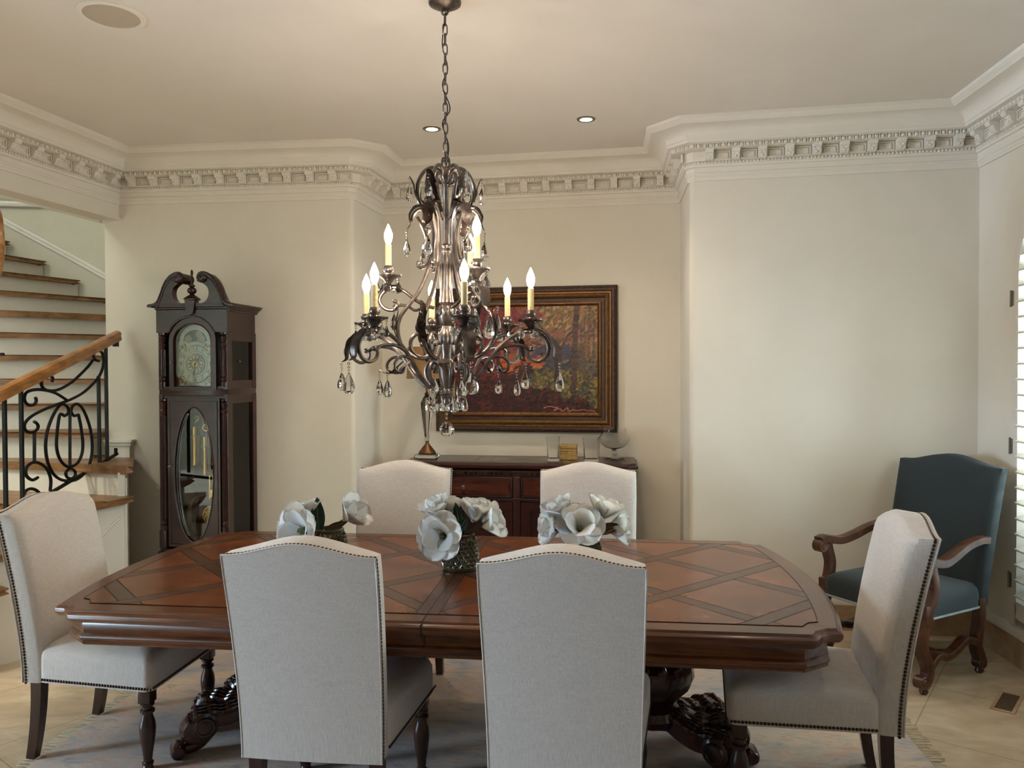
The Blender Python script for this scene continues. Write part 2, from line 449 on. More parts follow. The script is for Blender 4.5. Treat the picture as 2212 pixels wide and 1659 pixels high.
for q, d, w in along(.046, .165, .02):
    n = V((d.y, -d.x)); R = Matrix(((d.x, n.x, 0), (d.y, n.y, 0), (0, 0, 1)))
    for s in (-1, 1):
        pass
    A = [[R @ V((s*.024, p, z))+V((q.x, q.y, ZB+.175)) for p, z in modp] for s in (-1, 1)]
    va = [[bm.verts.new(p) for p in lp] for lp in A]; m = len(modp)
    for i in range(m): bm.faces.new((va[0][i], va[0][(i+1) % m], va[1][(i+1) % m], va[1][i]))
    bm.faces.new(va[0]); bm.faces.new(va[1][::-1])
    for lx, lz in ((-.012, -.03), (.012, -.03), (0, -.012), (0, -.046)):
        ball(bm, R @ V((lx, .05 if lz > -.02 else .04+lz*.1, lz))+V((q.x, q.y, ZB+.175)), .010, u=6, v=4)
    # sunk panel between two brackets: two nested raised frames
    hw = w/2
    for s, t, hh, cz, rr in ((hw-.032, .006, .048, -.031, .012), (hw-.046, .005, .028, -.033, .007)):
        c0 = V((q.x, q.y, 0))+V((d.x, d.y, 0))*hw
        for ox, oz, sx, sz in ((0, cz+hh/2, 2*s, t), (0, cz-hh/2, 2*s, t), (-s, cz, t, hh), (s, cz, t, hh)):
            if s > .01: box(bm, c0+R @ V((ox, rr/2, oz))+V((0, 0, ZB+.175)), (sx, rr, sz), R=R)
for q, d, w in along(.115, .036, .004):
    ball(bm, (q.x, q.y, ZB+.189), .011, sz=1.1, u=7, v=5)
    e = V((q.x, q.y))+d*w/2
    box(bm, (e.x, e.y, ZB+.19), (.004, .016, .022), R=Matrix.Rotation(atan2(d.y, d.x), 3, 'Z'))
for q, d, w in along(.038, .021, .002):
    ball(bm, (q.x, q.y, ZB+.104), .0085, u=7, v=5)
struct('trim_1', bm, M['trim'], angle=30)
# ---- stone baseboards with a small painted cap
def skirt(name, P, h=.155, th=.018):
    bm = new()
    O = off_path(P, th)
    loft(bm, [[V((p[0], p[1], 0.0)), V((o.x, o.y, 0)), V((o.x, o.y, h)), V((p[0], p[1], h))] for p, o in zip(P, O)])
    o = struct(name, bm, M['base'], angle=20)
    bm = new()
    O2 = off_path(P, .02)
    loft(bm, [[V((p[0], p[1], h)), V((o.x, o.y, h)), V((o.x, o.y, h+.02)), V((p[0]*.5+o.x*.5, p[1]*.5+o.y*.5, h+.05)), V((p[0], p[1], h+.055))] for p, o in zip(P, O2)])
    tag(mk(name.replace('baseboard', 'cap'), bm, M['trim'], o, angle=20), kind='structure')
skirt('baseboard_back', [(-2.35, 5.452)]+[Bcn, Ccn, Dcn, Ecn, Fcn])
skirt('baseboard_right', [Fcn, (2.309-.16, -1.6)])
# ---- painted plinth block on the wall above the stair
bm = new()
a1, a2 = V((-2.9, 5.509)), V((-2.72, 5.491))
for z0, z1, g, e in ((.93, 1.075, .035, 0), (1.075, 1.1, .05, .015), (1.1, 1.118, .065, .03)):
    prism(bm, [(a1.x, a1.y), (a2.x+e, a2.y), (a2.x+e, a2.y-g), (a1.x, a1.y-g)], z0, z1)
struct('trim_3', bm, M['white'])
# ================================================================== ARCHED WINDOW AND SHUTTER
def wx(o): # shear onto the right wall
    for v in o.data.vertices: v.co.x += WX(v.co.y)
def archpts(inset, n=24, z0=WZ0):
    r = WR-inset
    return [(WC-r, z0+inset)]+[(WC-r*cos(pi*i/n), WZS+r*sin(pi*i/n)) for i in range(n+1)]+[(WC+r, z0+inset)]
def ringplate_yz(bm, outer, inner, x0, x1):
    L = [[bm.verts.new((x, p[0], p[1])) for p in poly] for poly, x in ((outer, x0), (outer, x1), (inner, x1), (inner, x0))]
    n = len(outer)
    for i in range(4):
        A, B = L[i], L[(i+1) % 4]
        for j in range(n): bm.faces.new((A[j], A[(j+1) % n], B[(j+1) % n], B[j]))
bm = new(); ringplate_yz(bm, archpts(0), archpts(.05), .13, .2)
box(bm, (.165, WC, 1.3), (.04, .04, 2.3)); box(bm, (.165, WC, 1.2), (.04, 1.06, .04))
w1 = struct('window_1', bm, M['white']); wx(w1)
bm = new(); prism(bm, archpts(.02), .158, .164, axes='yz')
g1 = mk('window_glass', bm, M['pane'], w1); wx(g1); tag(g1, kind='structure')
sh = root('window_shutter', 'tall arched white plantation shutter with louvers in the right wall', 'shutter', (0, 0, 0))
bm = new(); ringplate_yz(bm, archpts(.002), archpts(.062), -.012, .03)
box(bm, (.009, WC, WZ0+.09), (.042, WR*2-.1, .13)); wx(mk('frame', bm, M['shutter'], sh))
for sgn in (-1,):
    pass
bm = new()
z = WZ0+.2
while z < WZS+WR-.08:
    hl = WR-.066 if z < WZS else sqrt(max(0, (WR-.066)**2-(z-WZS)**2))
    if hl > .08:
        Rm = Matrix.Rotation(radians(-14), 3, 'Y')
        box(bm, (.012, WC, z), (.088, hl*2, .011), R=Rm, bev=.004, seg=1)
    z += .083
wx(mk('louver', bm, M['shutter'], sh))
bm = new(); box(bm, (-.035, WC+.02, 1.2), (.012, .016, 1.8)); wx(mk('tilt_rod', bm, M['shutter'], sh))
for zz in (.45, 1.18, 1.98):
    bm = new(); lathe(bm, [(.006, zz-.045), (.006, zz+.045)], 8, c=(-.016, WY1+.004, 0)); box(bm, (-.012, WY1-.004, zz), (.004, .03, .08))
    h = mk('hinge', bm, M['silver'], sh); wx(h)
# ================================================================== STAIRCASE
st = root('staircase', 'curved staircase with oak treads and white risers climbing past the hall opening', 'staircase', (SCN.x, SCN.y, 0))
def sl(r, a, z): return V((r*cos(radians(a)), r*sin(radians(a)), z))
angs = {k: -15.6+10*(k-5) for k in range(1, 18)}
zk = lambda k: .99+.185*(k-5)
def RT(a): return min(WRD(a)-.06, 2.056/cos(radians(a))) if abs(a) < 24 else WRD(a)-.06
def rout(k): return {1: 2.62, 2: 2.68, 3: 2.66, 4: 2.64, 5: 2.6}.get(k, WRD(angs[k])-.09)
for k in range(1, 17):
    a0 = angs[k]-1.2; a1 = angs[k]+12.5; R = rout(k); Rn = R
    if k < 5: a1 = angs[k+1]+(.3 if k == 4 else 2.5)
    r0 = .35; n = 8
    top = [sl(r0, a0, 0)]+[sl(R if k < 6 else RT(a0+(a1-a0)*i/n), a0+(a1-a0)*i/n, 0) for i in range(n+1)]+[sl(r0, a1, 0)]
    if k == 5:
        W2 = lambda x, y: V((x-SCN.x, y-SCN.y, 0))
        top = [sl(r0, a0, 0), W2(-2.455, 4.88), W2(-2.435, 4.90), W2(-2.70, 5.46), W2(-2.915, 5.48), sl(2.055, 1, 0), sl(r0, 1, 0)]
    bm = new(); prism(bm, [(p.x, p.y) for p in top], zk(k)-.033, zk(k))
    bmesh.ops.bevel(bm, geom=[e for e in bm.edges if abs(e.verts[0].co.z-e.verts[1].co.z) < 1e-5 and e.calc_length() > .02 and len(e.link_faces) == 2 and abs(e.link_faces[0].normal.z-e.link_faces[1].normal.z) > .5], offset=.011, segments=3, affect='EDGES')
    mk('tread', bm, M['oak'], st)
    aa = angs[k]+.4; R = R if k < 6 else (RT(aa) if aa < 24 else WRD(aa)+.03); bm = new(); zb = max(zk(k)-.185, 0) if k > 1 else 0
    loft(bm, [[sl(.4, aa, zb), sl(R-.04, aa, zb), sl(R-.04, aa, zk(k)-.036), sl(.4, aa, zk(k)-.036)],
              [sl(.4, aa+.6, zb), sl(R-.04, aa+.6, zb), sl(R-.04, aa+.6, zk(k)-.036), sl(.4, aa+.6, zk(k)-.036)]])
    mk('riser', bm, M['white'], st)
bm = new()
loft(bm, [[W2(-2.475+e, 4.9)+V((0, 0, z)), W2(-2.735+e, 5.455)+V((0, 0, z))] for e, z in ((0, 0), (0, .955), (-.04, .955), (-.04, 0))][0:0] or [[W2(-2.475, 4.9)+V((0, 0, z)) , W2(-2.735, 5.455)+V((0, 0, z)), W2(-2.775, 5.44)+V((0, 0, z)), W2(-2.515, 4.89)+V((0, 0, z))] for z in (0, .955)])
for k in range(1, 5):
    a0 = angs[k]+.4; a1 = angs[k+1]+.6; R0 = rout(k)-.05
    n = 6
    loft(bm, [[sl(R0, a0+(a1-a0)*i/n, 0), sl(R0, a0+(a1-a0)*i/n, zk(k)-.036), sl(R0-.04, a0+(a1-a0)*i/n, zk(k)-.036), sl(R0-.04, a0+(a1-a0)*i/n, 0)] for i in range(n+1)])
mk('stringer', bm, M['white'], st, angle=20)
bm = new()
mp = spline([(-24.5, .12), (-24.3, .3), (-23.5, .42), (-22, .5), (-20, .57), (-18, .63), (-16, .68)], 6)
tube(bm, [sl(2.592, a.x, a.y) for a in [V((p[0], p[1])) for p in mp]], .009, 6)
for q in (.25, .8): tube(bm, [W2(-2.473-.26*q, 4.9+.555*q)+V((0, 0, z)) for z in (.05, .9)], .008, 6)
mk('panel_moulding', bm, M['white'], st)
# ================================================================== BALUSTRADE
BA, BB = V((-2.80, 4.2, 0)), V((-2.765, 5.44, 0))
bn = (BB-BA).cross(V((0, 0, 1))).normalized()
def rp(x, y):
    d = ray(x, y); return CAMP+d*((BA-CAMP).dot(bn)/d.dot(bn))
def rz6(u, v): return rp(u/3.606, 700+v/3.606)
bl = root('stair_balustrade', 'black wrought iron scroll balustrade under a honey oak handrail on the stair', 'railing', (0, 0, 0))
hs = [(-.5, -.62), (.5, -.62), (.62, -.3), (.55, .1), (.75, .35), (.6, .75), (.2, .95), (-.2, .95), (-.6, .75), (-.75, .35), (-.55, .1), (-.62, -.3)]
bm = new()
ln0, ln1 = rp(-170, 940), rp(254, 727)
tube(bm, [ln0+(ln1-ln0)*u for u in [i/10 for i in range(11)]], .045, sec=hs, up=(0, 0, 1))
mk('handrail', bm, M['railwood'], bl)
for x, y0, y1 in ((-70, 900, 1140), (11, 850, 1112), (47, 832, 1110), (214, 812, 1006), (230, 748, 994)):
    bm = new(); p0, p1 = rp(x, y0), rp(x, y1); box(bm, (p0+p1)/2, (.018, .018, (p0-p1).length)); mk('baluster', bm, M['iron'], bl)
bm = new(); tube(bm, [rp(-120, 1200), rp(253, 980)], .012, 6); tube(bm, [rp(250, 968), rp(250, 984)], .012, 6); mk('bottom_rail', bm, M['iron'], bl)
bm = new(); p = rp(250, 741); box(bm, p, (.03, .03, .05)); mk('bracket', bm, M['iron'], bl)
bm = new()
S = [[(770, 288), (742, 278), (728, 240), (752, 210), (790, 218), (806, 270), (800, 340), (770, 410), (720, 470), (640, 540), (540, 592), (440, 628), (330, 672), (240, 722), (193, 775), (193, 820), (225, 843), (270, 838), (296, 805), (288, 775), (265, 760)],
     [(405, 448), (412, 425), (390, 405), (350, 410), (322, 450), (330, 490), (365, 515), (430, 517), (500, 490), (580, 435), (680, 338), (724, 280)],
     [(275, 570), (282, 600), (260, 630), (220, 630), (190, 592), (200, 540), (250, 515), (330, 512), (430, 537), (520, 592)],
     [(268, 838), (268, 1078)],
     [(500, 716), (530, 695), (527, 650), (490, 625), (450, 650), (400, 740), (365, 850), (355, 960), (370, 1070), (410, 1160), (470, 1210), (545, 1222), (600, 1210), (650, 1170), (695, 1100), (718, 980), (710, 850), (680, 740), (640, 655), (600, 622), (565, 640), (553, 680), (575, 714), (608, 706)],
     [(500, 716), (466, 706), (446, 830), (440, 950), (460, 1040), (500, 1095), (545, 1112), (600, 1085), (635, 1020), (645, 930), (630, 800), (610, 702)],
     [(545, 650), (545, 1112)],
     [(295, 1195), (250, 1215), (205, 1180), (205, 1120), (250, 1080), (310, 1085), (365, 1130), (395, 1210), (390, 1300)],
     [(190, 1330), (200, 1300), (240, 1283), (290, 1300), (340, 1360)]]
for s in S:
    pts = spline([(a, b, 0) for a, b in s], 5)
    tube(bm, [rz6(p.x, p.y) for p in pts], .0095, 6)
tube(bm, [rz6(550+38*cos(2*pi*i/16), 1166+38*sin(2*pi*i/16)) for i in range(17)], .0095, 6)
mk('scroll_panel', bm, M['iron'], bl)
# upper inner handrail curling past the left edge
ur = root('wall_handrail', 'curling oak handrail with black bracket at the left edge of the stair hall', 'handrail', (0, 0, 0))
bm = new()
tube(bm, spline([PY(-40, 430, 4.9), PY(-8, 455, 4.95), PY(0, 500, 5), PY(1, 540, 5.0), PY(-6, 590, 4.95), PY(-40, 640, 4.9)], 5), .024, 10); mk('rail', bm, M['railwood'], ur)
bm = new(); tube(bm, [PY(8, 765, 5.0), PY(-30, 765, 5.0), PY(-40, 640, 4.9)], .01, 6); mk('bracket', bm, M['iron'], ur)
# ================================================================== CEILING FITTINGS
def downlight(x, y, label):
    o = root('recessed_light', label, 'ceiling light', (x, y, CEIL), 0, 'recessed ceiling lights')
    bm = new(); lathe(bm, [(.036, -.0005), (.038, -.006), (.05, -.007), (.056, -.004), (.058, -.0005)], 24, cap=False); mk('trim_ring', bm, M['silver'], o)
    bm = new(); lathe(bm, [(.0, -.003), (.037, -.003), (.037, -.001), (0, -.001)], 24, cap=False); mk('lens', bm, M['downlight'], o)
p = Pz(933, 278, CEIL); downlight(p.x, p.y, 'round recessed ceiling light just left of the chandelier chain'); DL1 = p
p = Pz(1266, 257, CEIL); downlight(p.x, p.y, 'round recessed ceiling light well right of the chandelier chain'); DL2 = p
p = Pz(241, 33, CEIL)
o = root('ceiling_speaker', 'round beige speaker grille set in the ceiling at upper left', 'speaker', (p.x, p.y, CEIL))
bm = new(); lathe(bm, [(.112, 0), (.112, -.007), (.124, -.008), (.133, -.004), (.134, 0)], 40, cap=False); mk('rim', bm, M['trim'], o)
bm = new(); lathe(bm, [(0, -.004), (.112, -.004), (.112, -.001), (0, -.001)], 40, cap=False); mk('grille', bm, M['speaker'], o)
# floor register
p = Pz(2176, 1518, 0)
o = root('floor_vent', 'small bronze slotted floor register in the tile near the right wall', 'vent', (p.x, p.y, 0), radians(-42))
bm = new(); box(bm, (0, 0, .002), (.1, .26, .004), bev=.001); mk('plate', bm, M['base'], o)
bm = new()
for i in range(15): box(bm, (0, -.105+i*.015, .0045), (.07, .007, .002))
mk('slots', bm, M['hole'], o)
# rug
RUGA = radians(-6.5)
rg = root('area_rug', 'large faded pink and grey oriental rug under the dining table', 'rug', (-.14, 3.04, 0), RUGA)
bm = new(); box(bm, (0, 0, .006), (3.62, 2.64, .012), bev=.004); mk('pile', bm, M['rug'], rg)
for sx, nm in ((-1, 'fringe'), (1, 'fringe')):
    bm = new(); rnd = random.Random(3+sx)
    for i in range(300):
        y = -1.31+2.62*i/299; l = .05+.03*rnd.random(); dy = (rnd.random()-.5)*.03
        tube(bm, [(sx*1.8, y, .007), (sx*(1.81+l*.5), y+dy*.5, .006), (sx*(1.81+l), y+dy, .003)], .0022, 3)
    mk(nm, bm, M['fringe'], rg)
# ================================================================== DINING TABLE
TA = radians(-6.5); TC = V((-.228, 3.227, 0))
def TW(u, n, z=0.0): return V((TC.x+u*cos(TA)-n*sin(TA), TC.y+u*sin(TA)+n*cos(TA), z))
dt = root('dining_table', 'long dark wood dining table with inlaid lattice top and bowed ends', 'dining table', (TC.x, TC.y, .012), TA)
def quarter(hx, hn, tip, bow, m):
    pts = [(hx, -hn)]
    pts += [(hx+.02, -hn+.012), (hx+.035, -hn+.045), (hx+.07, -hn+.068), (tip-.012, -hn+.07)]
    yb = hn-.075
    k = 14
    for i in range(0, k+1):
        n = -yb+2*yb*i/k
        pts.append((tip+(bow-tip)*(1-(n/yb)**2), n))
    pts += [(a, -b) for a, b in reversed(pts[:5])]
    return pts
def outline(d=0.0, plain_corner=False):
    h = quarter(1.262, .69, 1.372, 1.455, 0)
    if plain_corner: h = [h[0], (h[2][0]+.01, h[2][1]-.015)]+h[4:-4]+[(h[-3][0]+.01, h[-3][1]+.015), h[-1]]
    right = h
    left = [(-a, -b) for a, b in h]
    poly = right+left
    return offset_poly(poly, d) if d else poly
bm = new()
lv = [(.70, .10), (.70, .03), (.705, .012), (.715, .003), (.724, 0), (.733, .002), (.739, .009), (.741, .017), (.7445, .019), (.748, .022)]
loops = [[V((x, y, z-.012+.012)) for x, y in outline(d)] for z, d in lv]
loft(bm, loops, 0, True, True, False)
# top field: flat polygon cut along the inlay lines, every strip its own wood
top_poly = outline(.022)
f = bm.faces.new([bm.verts.new((x, y, .748)) for x, y in top_poly])
def inner_outline():
    q = [(1.25, -.595)]
    for i in range(1, 6):
        a = pi/2*i/5
        q.append((1.25+.06*sin(a)*.95, -.595+.055*(1-cos(a))))
    q = [(1.25, -.595), (1.262, -.575), (1.28, -.553), (1.312, -.543)]
    yb = .543
    for i in range(1, 14):
        n = -yb+2*yb*i/14; q.append((1.312+.052*(1-(n/yb)**2), n))
    q += [(a, -b) for a, b in reversed(q[:4])]
    return q+[(-a, -b) for a, b in q]
inn = inner_outline()
# build the field as a separate bmesh so that cuts stay inside it
def cutfield(poly, z):
    b2 = new(); fv = b2.faces.new([b2.verts.new((x, y, z)) for x, y in poly])
    bmesh.ops.triangulate(b2, faces=[fv])
    lines = []
    S2 = .56; hw = .042; g = .004
    for fam in (1, -1):
        for k in range(-4, 5):
            for e in (-hw, hw):
                for s in (-g, g): lines.append(((1/sqrt(2), fam/sqrt(2)), (k*S2+e+s)/sqrt(2)))
    for e in (-.04, 0, .04):
        for s in (-.002, .002): lines.append(((1, 0), e+s))
    for (nx, ny), d in lines:
        bmesh.ops.bisect_plane(b2, geom=b2.verts[:]+b2.edges[:]+b2.faces[:], plane_co=(nx*d, ny*d, 0), plane_no=(nx, ny, 0), dist=1e-6)
    for fc in b2.faces:
        c = fc.calc_center_median(); u, n = c.x, c.y; mi = 1
        inb = False; gr = False
        for t_ in (u+n, u-n):
            k = round(t_/S2)
            if abs(k) <= 4:
                d = abs(t_-k*S2)
                if d < hw-g: inb = True
                elif d < hw+g: gr = True
        if inb: gr = False; mi = 2
        # lines of one strip stop at the strip it passes under
        t1 = u-n; k1 = round(t1/S2); d1 = abs(t1-k1*S2)
        t2 = u+n; k2 = round(t2/S2); d2 = abs(t2-k2*S2)
        if d1 < hw-g: mi = 2
        elif d1 < hw+g and not (d2 < hw-g and False): mi = 3
        elif d2 < hw-g: mi = 2
        elif d2 < hw+g: mi = 3
        if abs(u) < .038: mi = 2
        if abs(abs(u)-.04) < .002: mi = 3
        if abs(u) < .002: mi = 3
        fc.material_index = mi
    return b2
b2 = cutfield(inn, .7496)
me = bpy.data.meshes.new('tmp'); b2.to_mesh(me); b2.free(); bm.from_mesh(me); bpy.data.meshes.remove(me)
# dark line round the field and seam across the border and edge
def strip(poly, w, z):
    a = [bm.verts.new((x, y, z)) for x, y in poly]; b = [bm.verts.new((x, y, z)) for x, y in offset_poly(poly, w)]
    for i in range(len(poly)):
        bm.faces.new((a[i], a[(i+1) % len(poly)], b[(i+1) % len(poly)], b[i])).material_index = 3
strip(inn, .0035, .7500)
for s in (-1, 1):
    box(bm, (0, s*.632, .7478), (.004, .075, .003), 3)
    box(bm, (0, s*.681, .722), (.004, .021, .045), 3)
mk('tabletop', bm, [M['tabwood'], M['tabpanel'], M['tabband'], M['groove']], dt, angle=32)
bm = new()
av = [(.70, .06), (.69, .055), (.655, .055), (.65, .05), (.644, .044), (.636, .042), (.63, .046), (.626, .05), (.618, .05), (.612, .056), (.61, .075)]
loft(bm, [[V((x, y, z)) for x, y in outline(d, True)] for z, d in av], 0, True, True, True)
for s in (-1, 1):
    box(bm, (0, s*.637, .655), (.004, .006, .09), 1)
mk('apron', bm, [M['tabwood'], M['groove']], dt, angle=32)
def pedestal():
    b = new()
    lathe(b, [(.26, .61), (.26, .585), (.15, .58), (.12, .56), (.105, .53), (.125, .51), (.135, .49), (.12, .465), (.095, .45), (.12, .43), (.165, .395), (.175, .35), (.155, .30), (.11, .255), (.095, .235), (.12, .22), (.13, .19), (.12, .16), (.06, .13)], 28)
    for i in range(14):
        a = 2*pi*i/14; R = Matrix.Rotation(a, 3, 'Z')
        ball(b, R @ V((.155, 0, .37)), .03, sx=.6, sy=.9, sz=2.0, u=8, v=6, R=R)
        ball(b, R @ V((.128, 0, .49)), .018, sx=.7, u=6, v=5, R=R)
    return b
def foot():
    b = new()
    sec = [(-.5, -.6), (.5, -.6), (.62, -.2), (.6, .2), (.4, .6), (0, .72), (-.4, .6), (-.6, .2), (-.62, -.2)]
    pts = spline([(.05, 0, .17), (.10, 0, .18), (.16, 0, .155), (.22, 0, .14), (.28, 0, .145), (.33, 0, .138), (.355, 0, .105), (.34, 0, .08), (.31, 0, .07)], 5)
    n = len(pts); rad = [.07+.012*sin(pi*i/n)-.018*(i/n) for i in range(n)]
    tube(b, pts, rad, sec=sec, up=(0, 1, 0))
    # knee scroll and its eye
    lathe(b, [(.0, -.062), (.03, -.062), (.055, -.05), (.06, -.03), (.06, .03), (.055, .05), (.03, .062), (0, .062)], 18, Mx=Matrix.Translation((.30, 0, .125)) @ Matrix.Rotation(pi/2, 4, 'X'))
    for s in (-1, 1): ring(b, (.30, s*.058, .125), .034, .008, 'Y', 16, 6)
    # lower leg to the floor, ending in a toe scroll
    pts = spline([(.25, 0, .13), (.28, 0, .08), (.32, 0, .04), (.37, 0, .028), (.405, 0, .04)], 5)
    tube(b, pts, [.06-.02*i/(len(pts)-1) for i in range(len(pts))], sec=[(x*.8, y*.55) for x, y in sec], up=(0, 1, 0))
    lathe(b, [(0, -.045), (.024, -.045), (.03, -.03), (.03, .03), (.024, .045), (0, .045)], 14, Mx=Matrix.Translation((.40, 0, .03)) @ Matrix.Rotation(pi/2, 4, 'X'))
    # carved ridges over the shoulder
    top = spline([(.06, 0, .17), (.10, 0, .18), (.16, 0, .155), (.22, 0, .14), (.28, 0, .145), (.33, 0, .138), (.352, 0, .118)], 5)
    for off in (-.045, -.024, 0, .024, .045):
        q = [V((p.x, off*(1-.25*k/len(top)), p.z+.044-abs(off)*.28)) for k, p in enumerate(top)]
        tube(b, q, [.011+.005*sin(k*1.1) for k in range(len(q))], 8)
    return b
pedm = None
for u in (-.8, .8):
    if pedm is None:
        pd = mk('pedestal', pedestal(), M['carved'], dt); ft = mk('foot', foot(), M['carved'], pd); pedm = (pd.data, ft.data); fts = [ft]
    else:
        pd = link('pedestal', pedm[0], dt); fts = []
    pd.location = (u, 0, 0)
    for a in ((180, 147, 213) if u > 0 else (0, 33, -33)):
        a += 180
        o = fts.pop() if fts else link('foot', pedm[1], pd)
        o.rotation_euler = (0, 0, radians(a))
bm = new(); box(bm, (0, 0, .5), (1.3, .09, .07), bev=.01); mk('stretcher', bm, M['carved'], dt)
# ================================================================== DINING CHAIRS
def chair_meshes():
    R = {}
    yb = lambda z: -.24-.115*max(0, (z-.36)/.69)**1.55
    hwf = lambda z: .234+.013*max(0, min(1, (z-.36)/.55))
    zt = lambda s: 1.012+.04*(.5+.5*cos(pi*min(1, abs(s)*1.04)))
    TH = .1
    S = [-1, -.985, -.95, -.88, -.75, -.6, -.45, -.3, -.15, 0, .15, .3, .45, .6, .75, .88, .95, .985, 1]
    T = [0, .03, .1, .2, .3, .4, .5, .6, .7, .8, .88, .94, .97, .99, 1]
    bm = new()
    def pt(s, t, front):
        ztop = zt(s); z = .322+(ztop-.322)*t
        y0 = yb(z)
        x = s*hwf(z)
        if front:
            e = min(1, (1-abs(s))/.1) if abs(s) > .9 else 1
            e2 = min(1, (1-t)/.05) if t > .95 else 1
            r = .03*((1-e)**2+(1-e2)**2)
            y = y0+.012*(1-s*s)*(1 if t > .1 else t*10)-min(r, .032); z += .013*max(0, (t-.9)/.1)*(1-s**6)
        else:
            y = y0-TH-.006*(1-s*s)
        return V((x, y, z))
    Fg = [[bm.verts.new(pt(s, t, True)) for t in T] for s in S]
    Bg = [[bm.verts.new(pt(s, t, False)) for t in T] for s in S]
    for G, fl in ((Fg, 0), (Bg, 1)):
        for i in range(len(S)-1):
            for j in range(len(T)-1):
                q = (G[i][j], G[i+1][j], G[i+1][j+1], G[i][j+1])
                bm.faces.new(q if not fl else q[::-1])
    def edge(A, B):
        for i in range(len(A)-1): bm.faces.new((A[i], A[i+1], B[i+1], B[i]))
    edge(Fg[0], Bg[0]); edge(Bg[-1], Fg[-1])
    edge([r[-1] for r in Bg], [r[-1] for r in Fg]); edge([r[0] for r in Fg], [r[0] for r in Bg])
    R['backrest'] = (bm, M['linen'], 62)
    # piping round the back panel
    bm = new()
    path = [pt(-1, t, False)+V((-.001, .002, 0)) for t in T]+[pt(s, 1, False)+V((0, .002, .001)) for s in S[1:-1]]+[pt(1, t, False)+V((.001, .002, 0)) for t in reversed(T)]
    tube(bm, path, .0035, 6)
    R['piping'] = (bm, M['linen'], 60)
    # nailheads
    bm = new()
    def nail(p, n):
        q = V((0, 0, 1)).rotation_difference(V(n)).to_matrix()
        ball(bm, p, .0062, sz=.6, u=8, v=4, R=q)
    def run(pts, n, sp=.0128):
        acc = 0
        for a, b in zip(pts, pts[1:]):
            L = (b-a).length
            while acc < L:
                nail(a+(b-a)*(acc/L), n); acc += sp
            acc -= L
    off = V((0, .017, 0))
    for sgn in (-1, 1):
        run([pt(sgn, t, False)+off+V((sgn*.001, 0, 0)) for t in T], (sgn, 0, 0))
    run([pt(s, 1, False)+off+V((0, 0, .001)) for s in S], (0, 0, 1))
    seat_y0, seat_y1 = -.25, .25
    sx = lambda y: .236+.046*(y-seat_y0)/(seat_y1-seat_y0)
    R['nailhead_trim'] = (bm, M['nail'], 60); bm = new()
    for sgn in (-1, 1):
        run([V((sgn*(sx(y)+.001), y, .338)) for y in [seat_y0+(seat_y1-seat_y0)*i/20 for i in range(21)]], (sgn, 0, 0))
    run([V((-.275+.55*i/20, seat_y1+.001, .338)) for i in range(21)], (0, 1, 0))
    R['seat_nailhead_trim'] = (bm, M['nail'], 60)
    # seat
    bm = new()
    def rr(inset, z, n=6, dome=0):
        a = []
        rad = .035
        x0 = lambda y: sx(y)-inset
        Y0, Y1 = seat_y0-.02, seat_y1-inset
        cs = [((1, 1), 0), ((-1, 1), 90), ((-1, -1), 180), ((1, -1), 270)]
        for (ax, ay), d in cs:
            for i in range(n+1):
                t_ = radians(d+90*i/n)
                yy = (Y1-rad) if ay > 0 else (Y0+rad)
                y = yy+rad*sin(t_)
                a.append(V((ax*(x0(yy)-rad)+rad*cos(t_), y, z)))
        return a
    loops = [rr(.01, .322), rr(0, .326), rr(0, .40), rr(.001, .43), rr(.007, .448), rr(.02, .461), rr(.05, .472)]
    c = V((0, 0, .51))
    base = loops[-1]
    for k in (.8, .55, .3, .1):
        loops.append([V((p.x*k, p.y*k, .472+.02*(1-k*k))) for p in base])
    loft(bm, loops, 0, True, True, True)
    R['seat'] = (bm, M['linen'], 50)
    # legs
    bm = new()
    sec = [(-.5, -.5), (.5, -.5), (.5, .5), (-.5, .5)]
    pts = [V((0, -.03*(1-u)**2 if False else -.035*u*u, .33*(1-u))) for u in [i/8 for i in range(9)]]
    tube(bm, pts, [.046-.010*i/8 for i in range(9)], sec=sec, up=(0, 1, 0))
    for v in bm.verts: v.co.z = max(v.co.z, 0)
    R['leg_back'] = (bm, M['legwood'], 30)
    bm = new()
    box(bm, (0, 0, .299), (.052, .052, .06), bev=.004)
    lathe(bm, [(.02, .272), (.027, .266), (.027, .258), (.019, .252), (.019, .246), (.028, .24), (.028, .23), (.02, .224), (.021, .215), (.029, .19), (.0315, .165), (.03, .14), (.025, .10), (.019, .06), (.0165, .038), (.0165, .034), (.022, .029), (.022, .022), (.017, .017), (.02, .012), (.02, 0)], 20)
    R['leg_front'] = (bm, M['legwood'], 30)
    return R
cm = chair_meshes()
first = root('dining_chair', 'x', 'chair', (0, 0, 0), 0, 'dining chairs around the table')
legs = {}
for k, (b, m, a) in cm.items():
    if k.startswith('leg_'):
        for s in (-1, 1):
            if k not in legs: o = mk('leg', b, m, first, a); legs[k] = o.data
            else: o = link('leg', legs[k], first)
            o.location = (s*(.205 if k == 'leg_back' else .236), -.285 if k == 'leg_back' else .205, 0)
    elif k == 'nailhead_trim': nl = (k, b, m, a)
    elif k == 'seat_nailhead_trim': sn = ('nailhead_trim', b, m, a)
    else:
        o = mk(k, b, m, first, a)
        if k == 'backrest': bko = o
        if k == 'seat': sto = o
for (nm_, b, m, a), par in ((nl, bko), (sn, sto)): mk(nm_, b, m, par, a)
